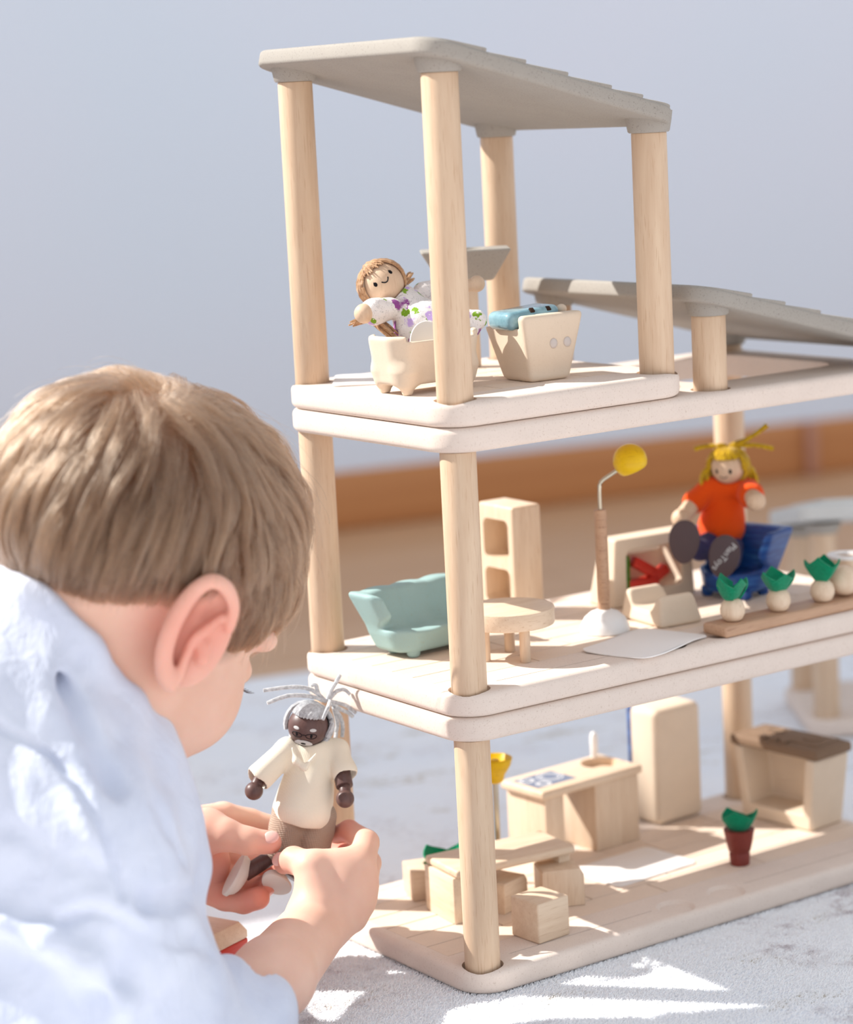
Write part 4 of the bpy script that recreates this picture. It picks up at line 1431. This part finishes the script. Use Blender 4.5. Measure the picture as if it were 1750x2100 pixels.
ad = w.n('ShaderNodeMath', _operation='MULTIPLY_ADD')
w.l(cr1, ad.inputs[0])
ad.inputs[1].default_value = 2.2
w.l(cr2, ad.inputs[2])
w.bump(ad.outputs[0], 0.26, 0.004)
w.l(w.ramp(w.noise(w.coords(rnd=False), 26, 4, 0.6), [(0.35, srgb(207, 213, 230)), (0.65, srgb(217, 222, 236))]), w.b.inputs['Base Color'])

# head frame
yw, pt, rl = math.radians(51), math.radians(32), math.radians(14)
f_ = Vector((math.cos(pt) * math.cos(yw), math.cos(pt) * math.sin(yw), -math.sin(pt)))
l_ = Vector((-math.sin(yw), math.cos(yw), 0))
u_ = f_.cross(l_)
l2 = (l_ * math.cos(rl) + u_ * math.sin(rl)).normalized()
u2 = f_.cross(l2).normalized()
HS = 1.04
HM = Matrix((f_, l2, u2)).transposed()              # head axes as columns
EAR = Vector((1.03, -10.75, 2.33))
HC = EAR - HM @ (Vector((-1.0, -6.9, 0.0)) * HS)


def hp(x, y, z):
    return HC + HM @ (Vector((x, y, z)) * HS)


def hv(x, y, z):
    return HM @ Vector((x, y, z))


CR_C, CR_R = (-1.0, 0, 3.8), (9.1, 7.2, 7.5)

s = SDF((-27, -20, -29), (13.5, 18, 17), 0.135)
# skull, face, jaw
s.ell(hp(*CR_C), [r * HS for r in CR_R], HM, 0)
s.ell(hp(3.0, 0, -1.8), [5.6 * HS, 5.5 * HS, 6.6 * HS], HM, 1.2)
for y in (-1, 1):
    s.ell(hp(4.3, 3.0 * y, -3.2), [3.4 * HS, 2.9 * HS, 3.2 * HS], HM, 1.4)
    s.cap(hp(0.2, 5.0 * y, -3.2), hp(4.6, 2.2 * y, -7.6), 1.5 * HS, 1.3 * HS, 1.6)
    s.cap(hp(7.7, 0.6 * y, 2.1), hp(6.6, 4.4 * y, 1.7), 0.8, 0.7, 0.9)
    s.ell(hp(7.6, 2.8 * y, -0.5), (1.0, 1.35, 0.9), HM, 0.6, 'sub')
s.ell(hp(6.0, 0, -8.0), (1.9, 1.8, 1.5), HM, 1.2)
s.chain([hp(8.2, 0, 1.0), hp(9.4, 0, -1.3), hp(9.7, 0, -2.2)], [0.6, 0.72, 0.85], 0.6)
for y in (-1, 1):
    s.ell(hp(8.9, 0.75 * y, -2.5), (0.75, 0.6, 0.55), HM, 0.35)
    s.ell(hp(6.7, 2.8 * y, -0.5), (1.28, 1.45, 1.05), HM, 0.3)
    s.cap(hp(8.35, 0.1, -4.75), hp(7.7, 2.0 * y, -4.7), 0.42, 0.25, 0.3)
    s.cap(hp(8.15, 0.1, -5.55), hp(7.6, 1.8 * y, -5.45), 0.5, 0.25, 0.3)
s.cap(hp(8.9, -1.8, -5.15), hp(8.9, 1.8, -5.15), 0.2, 0.2, 0.25, 'sub')
# neck, chest and shoulders under the shirt
s.cap(hp(-2.6, 0, -2.5), (-7.37, -6.79, -3.78), 5.0, 5.0, 2.0)
s.cap((-7.21, -7.76, -3.54), (-15.79, -7.25, -6.09), 5.5, 8.5, 3.0)
s.cap((-7.20, -10.64, -5.55), (-1.99, -12.33, -18.77), 3.4, 2.8, 1.5)
s.cap((-1.99, -12.33, -18.77), (-0.02, -12.80, -20.45), 2.6, 2.4, 1.0)
s.cap((-11.52, -1.93, -10.81), (-7.39, 6.18, -17.01), 3.0, 2.3, 2.0)
# ear (right)
ex = lambda a, b, dz: Vector((a, dz, b))
EP = [(3.11, -11.50, 2.61), (3.46, -11.90, 3.82), (3.20, -12.02, 4.93), (2.44, -12.05, 5.40), (1.54, -12.32, 5.02), (0.66, -12.60, 4.00), (-0.05, -12.73, 2.67), (-0.40, -12.63, 1.48), (-0.40, -12.31, 0.43), (-0.19, -12.19, -0.10)]
plate = Matrix((Vector((0.42, 0, 0.91)), Vector((0.91, 0.0, -0.42)), Vector((0, 1, 0)))).transposed()
s.ell((1.41, -11.03, 2.48), (3.3, 1.75, 0.75), Matrix((Vector((0.42, 0.08, 0.9)).normalized(), Vector((0.9, 0.12, -0.42)).normalized(), Vector((-0.1, 1, 0)).normalized())).transposed(), 0.35)
s.chain(EP, [0.3, 0.36, 0.4, 0.42, 0.46, 0.5, 0.5, 0.5, 0.55, 0.5], 0.25)
s.ell((2.32, -11.91, 3.82), (0.95, 0.55, 0.62), Euler((0, -0.6, 0)), 0.2, 'sub')
s.ell((1.25, -12.29, 2.23), (0.36, 0.6, 0.85), Euler((0, 0.35, 0)), 0.2, 'sub')
s.chain([(2.78, -11.66, 3.48), (1.84, -11.98, 2.84), (1.18, -12.07, 2.35), (0.65, -12.15, 1.31), (0.26, -12.11, 0.37)], [0.22, 0.3, 0.28, 0.26, 0.3], 0.25)
s.chain([(1.69, -11.65, 1.79), (1.60, -11.77, 1.12)], [0.42, 0.4], 0.3)
# right arm: forearm and back of the hand
WR = (5.96, 2.08, -19.13)
s.chain([(-0.02, -12.80, -20.45), (3.84, -6.27, -19.23), WR], [2.4, 2.35, 2.0], 0.8)
s.cap((6.33, 2.81, -18.46), (7.56, 3.37, -17.62), 2.0, 1.75, 0.8)
PIP = {}
FING = {
    'index': ([(8.77, 4.04, -16.11), (9.19, 6.03, -15.18), (8.03, 8.27, -15.06), (7.22, 9.19, -15.56)], [1.0, 0.8, 0.7, 0.6]),
    'middle': ([(8.84, 3.87, -17.13), (9.21, 6.77, -16.76), (7.95, 9.37, -16.95), (6.86, 9.97, -16.95)], [1.0, 0.8, 0.7, 0.6]),
    'ring': ([(8.66, 3.69, -18.19), (9.00, 6.91, -18.33), (7.67, 9.50, -18.54), (6.54, 9.94, -18.30)], [0.98, 0.76, 0.66, 0.58]),
    'little': ([(8.13, 3.51, -19.17), (8.39, 6.50, -19.52), (7.26, 8.71, -19.62), (6.37, 9.33, -19.46)], [0.9, 0.68, 0.6, 0.52]),
}
for nm, (pp, rr) in FING.items():
    s.cap(WR, pp[0], 1.35, rr[0], 0.7)
for nm, (pp, rr) in FING.items():
    s.chain(pp, rr, 0.18)
s.ell((7.29, 3.47, -17.01), (2.1, 1.3, 2.2), None, 0.8)
s.chain([(6.11, 2.14, -17.60), (5.87, 3.06, -15.77)], [1.35, 1.1], 0.6)
s.chain([(5.87, 3.17, -15.68), (4.66, 4.50, -15.61), (4.00, 5.42, -16.12)], [1.02, 0.82, 0.66], 0.3)
s.cap((6.31, 3.48, -15.71), (8.29, 4.28, -15.85), 0.75, 0.85, 0.7)
# left hand, palm up, thumb over the doll
s.cap((-7.82, 9.12, -17.63), (-3.31, 7.40, -16.01), 2.6, 2.0, 0.8)
s.ell((-1.69, 7.93, -16.58), (2.1, 1.25, 2.1), Euler((0, 0.3, 0)), 0.8)
s.chain([(-2.92, 7.12, -15.30), (-0.76, 6.34, -14.05), (0.41, 5.72, -14.14)], [1.6, 1.35, 1.02], 0.6)
s.chain([(0.41, 5.72, -14.14), (1.80, 5.56, -14.57), (3.18, 5.74, -14.79)], [1.0, 0.86, 0.74], 0.3)
for pp, rr in (([(-1.83, 9.31, -14.42), (-0.12, 10.55, -14.37), (1.49, 11.27, -14.99), (2.84, 11.41, -15.43)], [1.15, 0.92, 0.8, 0.7]),
               ([(-1.20, 9.60, -16.33), (1.03, 10.11, -17.59), (2.99, 9.03, -17.50), (3.95, 8.09, -17.08)], [1.15, 0.86, 0.75, 0.66]),
               ([(-1.20, 8.81, -17.38), (0.75, 8.94, -18.50), (2.22, 7.95, -18.47), (2.85, 6.94, -17.84)], [1.1, 0.82, 0.74, 0.68]),
               ([(-1.63, 7.89, -18.02), (-0.04, 7.55, -18.87), (1.20, 6.75, -18.91), (2.20, 6.02, -18.46)], [1.05, 0.8, 0.75, 0.74])):
    s.chain(pp, rr, 0.2)
RZ = RUG_Z + 0.06 - CH_O[2]
s.convex([(0, 0, 1, RZ)], (-27, -20, -29), (13.5, 18, RZ), 0.1, 0, 'sub')
me = s.mesh('child', 2)
# redder skin on ears, fingertips and palms
co = np.zeros(len(me.vertices) * 3, np.float32)
me.vertices.foreach_get('co', co)
co = co.reshape(-1, 3) / CM
fl_ = np.zeros(len(co), np.float32)
for p, r, a in (((1.59, -12.22, 2.63), 3.4, 0.55), ((-0.85, 6.71, -17.19), 4.0, 0.5), ((2.17, 6.53, -18.41), 2.2, 0.75), ((3.37, 5.64, -14.77), 1.6, 0.4), ((3.81, 4.97, -15.75), 1.6, 0.45), ((8.03, 8.15, -15.15), 2.0, 0.6), ((7.09, 9.40, -16.69), 2.0, 0.6), ((3.02, 8.74, -17.41), 2.0, 0.6)):
    d = np.linalg.norm(co - np.array(p, np.float32), axis=1)
    fl_ = np.maximum(fl_, a * np.clip(1.35 - d / r, 0, 1))
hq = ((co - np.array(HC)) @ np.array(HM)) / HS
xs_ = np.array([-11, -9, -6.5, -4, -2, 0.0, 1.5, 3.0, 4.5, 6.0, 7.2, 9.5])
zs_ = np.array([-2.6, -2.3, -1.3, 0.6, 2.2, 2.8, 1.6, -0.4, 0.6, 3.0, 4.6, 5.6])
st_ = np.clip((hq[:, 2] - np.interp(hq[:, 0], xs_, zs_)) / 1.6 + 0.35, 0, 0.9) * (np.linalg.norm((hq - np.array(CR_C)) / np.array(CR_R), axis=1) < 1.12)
a2 = me.attributes.new('stubble_shade', 'FLOAT', 'POINT')
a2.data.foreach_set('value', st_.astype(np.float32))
at = me.attributes.new('flush', 'FLOAT', 'POINT')
at.data.foreach_set('value', np.clip(fl_, 0, 0.8))
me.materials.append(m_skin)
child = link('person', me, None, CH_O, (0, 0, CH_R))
tag(child, 'person with short brown hair in a white shirt bending over a doll in both hands', 'person')

# eyes and lashes
for y in (-1, 1):
    b = B().ball(hp(6.7, 2.8 * y, -0.9), 1.1, 24)
    b.build('eye', mat('eye_white', srgb(236, 232, 228), 0.2, 0.5), child)
    b = B()
    for k in range(9):
        t_ = k / 8
        p0 = hp(7.8 - 0.9 * abs(t_ - 0.4), (1.9 + 2.0 * t_) * y, -1.25)
        b.tube([p0, p0 + hv(0.25, 0.1 * y * (t_ - 0.3) * 4, -0.1), p0 + hv(0.45, 0.2 * y * (t_ - 0.2) * 4, 0.08)], [0.035, 0.03, 0.012], 5)
    b.build('eyelashes', mat('lash', srgb(70, 52, 44), 0.6, 0.2), child)
# nails
for p, dx, dn in (((3.70, 4.84, -15.61), (-0.75, 0.3, -0.55), (-0.75, -0.62, 0.25)), ((3.30, 5.21, -14.29), (1, 0.05, 0.15), (0.1, -0.8, 0.6))):
    X = Vector(dx).normalized()
    N = (Vector(dn) - X * Vector(dn).dot(X)).normalized()
    b = B()
    bm = bmesh.new()
    bmesh.ops.create_uvsphere(bm, u_segments=18, v_segments=10, radius=1)
    b.add(bm, Matrix.Translation(Vector(p)) @ Matrix((X * 0.52, X.cross(N) * 0.42, N * 0.16)).transposed().to_4x4())
    b.build('nail', mat('nail', srgb(238, 190, 180), 0.25, 0.5), child)

# ---- shirt
s = SDF((-30, -23, -29), (6.5, 18, 8), 0.17)
s.cap((-7.86, -7.97, -1.75), (-12.15, -8.61, -5.32), 6.0, 9.5, 3.0)
s.cap((-12.15, -8.61, -5.32), (-25.55, -4.54, -7.54), 10.0, 12.0, 3.0)
s.chain([(-7.06, -10.94, -4.36), (-5.75, -14.36, -7.83), (-3.76, -15.17, -14.52), (-0.65, -13.55, -20.06), (1.80, -10.72, -20.28)], [5.2, 5.6, 5.0, 4.1, 3.65], 2.0)
s.cap((-12.86, -10.01, -10.52), (-8.17, -14.41, -18.77), 8.0, 7.0, 3.0)
s.chain([(-6.03, -9.57, -2.28), (-3.77, -10.15, -5.87), (-2.38, -10.22, -9.29), (-1.72, -10.05, -11.36)], [3.6, 3.6, 3.1, 2.3], 1.6)
s.chain([(-1.72, -10.05, -11.36), (-2.31, -10.90, -13.31), (-1.12, -11.67, -14.94)], [2.3, 2.4, 2.2], 1.2)
s.chain([(-9.89, -4.54, 0.65), (-7.31, -5.84, -1.18)], [5.2, 4.6], 2.0)
# collar: a sleeve round the neck cut off by the collar plane
s.cap(hp(-2.6, 0, -2.5), (-7.65, -6.79, -3.77), 5.7, 5.9, 1.2)
s.cap(hp(-2.6, 0, -2.5), (-6.50, -6.65, -3.01), 5.2, 5.15, 0.15, 'sub')
cp_, cq_ = Vector((-8.32, -10.64, 5.88)), Vector((-3.12, -12.10, 0.57))
cl_ = (cq_ - cp_).normalized()
cn_ = Vector((-cl_.z, 0, cl_.x)).normalized()
s.convex([(-cn_.x, -cn_.y, -cn_.z, -cn_.dot(cp_))], cp_ - Vector((9, 9, 14)), cp_ + Vector((16, 26, 16)), 0.1, 0.3, 'sub')
CB = [(-11.89, -5.26, 5.45), (-9.88, -8.64, 5.79), (-8.31, -10.76, 5.74), (-6.55, -12.17, 5.13), (-4.86, -12.82, 3.57), (-3.67, -12.54, 1.62), (-3.20, -11.92, 0.47)]
s.chain([(-10.15, -7.94, 3.94), (-7.55, -11.00, 3.09), (-5.94, -11.85, 1.58), (-4.76, -11.87, -0.39), (-3.80, -11.51, -1.89)], [1.25] * 5, 0.8)
s.chain([(-10.13, -8.51, 2.96), (-8.20, -10.93, 1.75), (-6.60, -11.83, -0.03), (-5.35, -12.09, -1.66), (-4.19, -11.78, -3.45)], [1.5] * 5, 1.0)
s.chain([(-10.89, -7.96, 1.48), (-8.42, -10.42, -0.01), (-6.52, -11.56, -2.02), (-5.54, -11.82, -3.65), (-4.55, -12.09, -5.27)], [1.7] * 5, 1.4)
s.chain([(-10.76, -7.19, 4.79), (-8.48, -10.73, 5.37), (-6.71, -11.85, 4.64), (-5.11, -12.40, 3.12), (-3.94, -12.29, 1.30), (-3.44, -12.02, -0.14)], [0.85] * 6, 0.5)
s.chain(CB, [0.28] * 7, 0.35)
s.chain([(-3.19, -11.89, 0.63), (-2.63, -11.73, -0.86), (-2.16, -11.36, -2.29), (-1.61, -10.83, -3.98), (-1.01, -9.57, -6.17)], [0.4, 0.4, 0.4, 0.45, 0.5], 0.9)
# cuff opening and rim
cd_ = (Vector((3.30, -6.19, -18.75)) - Vector((0.69, -12.42, -19.44))).normalized()
cc_ = Vector((2.77, -8.78, -20.22))
s.convex([(-cd_.x, -cd_.y, -cd_.z, -cd_.dot(cc_))], cc_ - Vector((5, 5, 5)), cc_ + Vector((6, 7, 6)), 0.1, 0.25, 'sub')
ca_ = Vector((2.33, -9.08, -19.61))
s.cap(ca_ - cd_ * 0.2, ca_ + cd_ * 5, 2.85, 3.2, 0.15, 'sub')
# seams and folds
for pts, r, k, op in (
        ([(-9.26, -15.58, -1.69), (-7.61, -16.48, -2.32), (-5.38, -18.16, -3.92), (-3.90, -19.46, -6.28), (-3.35, -19.69, -8.28)], 0.3, 0.8, 'add'),
        ([(-5.82, -20.47, -10.37), (-4.05, -20.28, -9.94), (-2.60, -20.17, -10.53), (-1.22, -19.63, -11.64), (-0.03, -18.17, -12.67), (0.91, -16.24, -13.27)], 0.34, 0.35, 'sub'),
        ([(-5.60, -19.97, -9.81), (-3.96, -19.79, -9.43), (-2.51, -19.58, -10.05), (-1.11, -19.14, -11.12), (0.11, -17.48, -12.19)], 0.42, 0.8, 'add'),
        ([(-8.16, -19.38, -5.62), (-6.55, -20.32, -6.45), (-4.82, -20.54, -7.25), (-3.17, -20.14, -7.99)], 0.28, 1.0, 'sub'),
        ([(-8.68, -20.13, -10.61), (-6.38, -20.64, -11.33), (-4.22, -20.70, -13.00), (-2.86, -20.61, -14.96)], 0.4, 1.3, 'add'),
        ([(-7.76, -11.44, 2.93), (-6.56, -13.25, 1.13), (-5.12, -14.92, -0.41), (-3.75, -16.57, -2.44), (-2.75, -17.40, -4.38)], 0.25, 0.9, 'sub'),
        ([(-8.91, -11.28, 2.14), (-7.66, -13.15, 0.62), (-6.31, -15.01, -0.86), (-5.08, -16.28, -2.45)], 0.4, 1.1, 'add'),
        ([(-1.30, -15.98, -3.26), (-0.60, -16.52, -5.27), (-0.15, -16.05, -7.32), (0.07, -14.92, -9.04)], 0.25, 0.8, 'sub'),
        ([(-1.44, -18.96, -10.05), (-0.33, -17.61, -10.51), (0.63, -14.69, -11.28)], 0.4, 0.9, 'sub'),
        ([(-0.71, -19.36, -11.28), (0.56, -17.51, -12.39), (1.58, -15.54, -13.97)], 0.3, 0.8, 'sub')):
    s.chain(pts, [r] * len(pts), k, op)
SEAMS = (
    ([(-9.24, -16.72, -0.64), (-8.59, -16.87, -0.93), (-7.20, -17.07, -1.60), (-5.98, -17.24, -2.67), (-4.91, -17.99, -3.57), (-3.99, -18.90, -4.80), (-3.28, -19.35, -6.27), (-2.76, -19.57, -8.20), (-2.50, -19.87, -9.37)], 0.27),
    )
s.warp(lambda x, y, z: 0.16 * np.sin(1.15 * (x - 0.8 * z) + 0.8 * np.sin(0.4 * x)) * np.clip(np.sin(0.35 * z + 0.2 * x + 1.0), 0, 1) + 0.13 * np.sin(0.75 * x + 0.5 * z + 0.6 * np.sin(0.5 * z)) * np.sin(0.45 * z - 0.35 * x + 0.3 * y) + 0.06 * np.sin(1.7 * x - 1.1 * z + y))
for pts, r in SEAMS:
    s.chain(pts, [r] * len(pts), 0.12, 'sub')
s.convex([(0, 0, 1, RZ)], (-30, -23, -29), (6.5, 18, RZ), 0.1, 0, 'sub')
s.build('shirt', m_shirt, child, smooth_it=2)

# ---- hair
m_hair = bpy.data.materials.new('brown_hair')
m_hair.use_nodes = True
nt = m_hair.node_tree
nt.nodes.clear()
out = nt.nodes.new('ShaderNodeOutputMaterial')
hb = nt.nodes.new('ShaderNodeBsdfHairPrincipled')
hb.model = 'CHIANG'
hb.parametrization = 'COLOR'
hinfo = nt.nodes.new('ShaderNodeHairInfo')
hramp = nt.nodes.new('ShaderNodeValToRGB')
for e_, (p_, c_) in zip(hramp.color_ramp.elements, ((0.0, srgb(62, 46, 36)), (1.0, srgb(146, 112, 85)))):
    e_.position, e_.color = p_, c_
nt.links.new(hinfo.outputs['Random'], hramp.inputs['Fac'])
nt.links.new(hramp.outputs['Color'], hb.inputs['Color'])
hb.inputs['Roughness'].default_value = 0.35
hb.inputs['Radial Roughness'].default_value = 0.5
hb.inputs['Coat'].default_value = 0.1
nt.links.new(hb.outputs[0], out.inputs[0])

rg = np.random.default_rng(21)
c0, r0 = np.array(CR_C), np.array(CR_R)


def hairline(p):
    """lowest z (head frame) that carries hair, by position round the head"""
    x, y = p[:, 0], np.abs(p[:, 1])
    xs = np.array([-11, -9, -6.5, -4, -2, 0.0, 1.5, 3.0, 4.5, 6.0, 7.2, 9.5])
    zs = np.array([-2.6, -2.3, -1.3, 0.6, 2.2, 2.8, 1.6, -0.4, 0.6, 3.0, 4.6, 5.6])
    return np.interp(x, xs, zs)


def scalp(n):
    d = rg.normal(size=(n, 3))
    d /= np.linalg.norm(d, axis=1)[:, None]
    p = c0 + d * r0
    hl = hairline(p) + rg.normal(size=n) * 0.25
    return p[p[:, 2] > hl]


WH = np.array([-5.6, -0.8, 9.6])


def grow(root, m, seed_rand):
    """march a strand over the skull, m points"""
    n = len(root)
    z = root[:, 2]
    x = root[:, 0]
    hl = hairline(root)
    up = np.clip((z - hl) / 6.5, 0, 1)
    L = 0.55 + 5.2 * up ** 0.75
    L = np.where(x > 2, L + 2.6 * np.clip((x - 2) / 4, 0, 1) * np.clip((z - 3) / 3, 0, 1), L)
    L *= 0.75 + 0.5 * seed_rand
    L = np.where(x < 1.5, np.minimum(L, 0.35 + 0.8 * np.maximum(z - hl, 0)), L)
    lift_max = (0.04 + 1.2 * up ** 0.9) * (0.3 + 0.7 * rg.uniform(0, 1, n)) * np.where(x > 3, 0.7, 1.0)
    P = np.zeros((n, m, 3))
    p = root.copy()
    P[:, 0] = p
    for k in range(1, m):
        nn = (p - c0) / r0 ** 2
        nn /= np.linalg.norm(nn, axis=1)[:, None]
        away = p - WH
        away -= nn * (away * nn).sum(1)[:, None]
        away /= np.maximum(np.linalg.norm(away, axis=1)[:, None], 1e-3)
        sw = np.cross(nn, away)
        near = np.exp(-(np.linalg.norm(p - WH, axis=1) / 3.0) ** 2)[:, None]
        dn = np.stack([0.55 + 0 * x, 0 * x, -1.0 + 0 * x], 1) * np.where(p[:, 2] > 7.5, 0.3, 0.9)[:, None]
        dn[:, 0] = np.where(p[:, 0] > -1.5, 0.55, 0.12)
        dn -= nn * (dn * nn).sum(1)[:, None]
        t = away * 0.75 + dn * 0.9 + sw * 0.9 * near
        t /= np.maximum(np.linalg.norm(t, axis=1)[:, None], 1e-3)
        p = p + t * (L / (m - 1))[:, None]
        q_ = (p - c0) / r0
        rad = np.linalg.norm(q_, axis=1)
        f = k / (m - 1)
        lift = 0.12 + lift_max * np.sin(np.pi * np.minimum(f * 0.8 + 0.12, 1)) ** 0.7
        p = c0 + q_ / rad[:, None] * r0 * (1 + lift / 7.8)[:, None]
        P[:, k] = p
    return P


M_ = 9
groot = scalp(1500)
GP_ = grow(groot, M_, rg.uniform(0, 1, len(groot)))
GP_[:, 1:] += rg.normal(size=(len(groot), 1, 3)) * (0.12 + 0.42 * np.clip((groot[:, 2:3, None] - 2) / 5, 0, 1)) * np.linspace(0.1, 1, M_ - 1)[None, :, None]
roots = scalp(60000)
ci = np.zeros(len(roots), int)
for a in range(0, len(roots), 4000):
    d = ((roots[a:a + 4000, None, :] - groot[None]) ** 2).sum(2)
    ci[a:a + 4000] = d.argmin(1)
own = grow(roots, M_, rg.uniform(0, 1, len(roots)))
tt = np.linspace(0, 1, M_)[None, :, None]
up = np.clip((roots[:, 2] - hairline(roots)) / 5.0, 0, 1)[:, None, None]
off = roots - groot[ci]
clump = GP_[ci] + off[:, None, :] * (1 - 0.72 * tt ** 0.8)
wgt = np.clip(0.2 + 0.65 * up, 0, 0.82) * np.minimum(tt * 2.5, 1)
ST = own * (1 - wgt) + clump * wgt
ST[:, 0] = roots
fly = rg.uniform(0, 1, len(roots)) < 0.012                # stray hairs
nrm = (roots - c0) / r0 ** 2
nrm /= np.linalg.norm(nrm, axis=1)[:, None]
ST += (fly[:, None, None] * (tt ** 1.6) * nrm[:, None, :] * rg.uniform(0.4, 1.7, len(roots))[:, None, None] * np.clip(up * 2, 0, 1))
ST += rg.normal(size=ST.shape) * 0.015 * tt
W3 = np.array(HM)
ST = (ST * HS) @ W3.T + np.array(HC)
hc = bpy.data.hair_curves.new('hair')
hc.add_curves([M_] * len(ST))
hc.attributes['position'].data.foreach_set('vector', (ST * CM).astype(np.float32).ravel())
ra = hc.attributes.new('radius', 'FLOAT', 'POINT')
ra.data.foreach_set('value', np.tile(np.linspace(0.0075, 0.0035, M_) * CM * 1.25, len(ST)).astype(np.float32))
hc.materials.append(m_hair)
link('hair', hc, child)
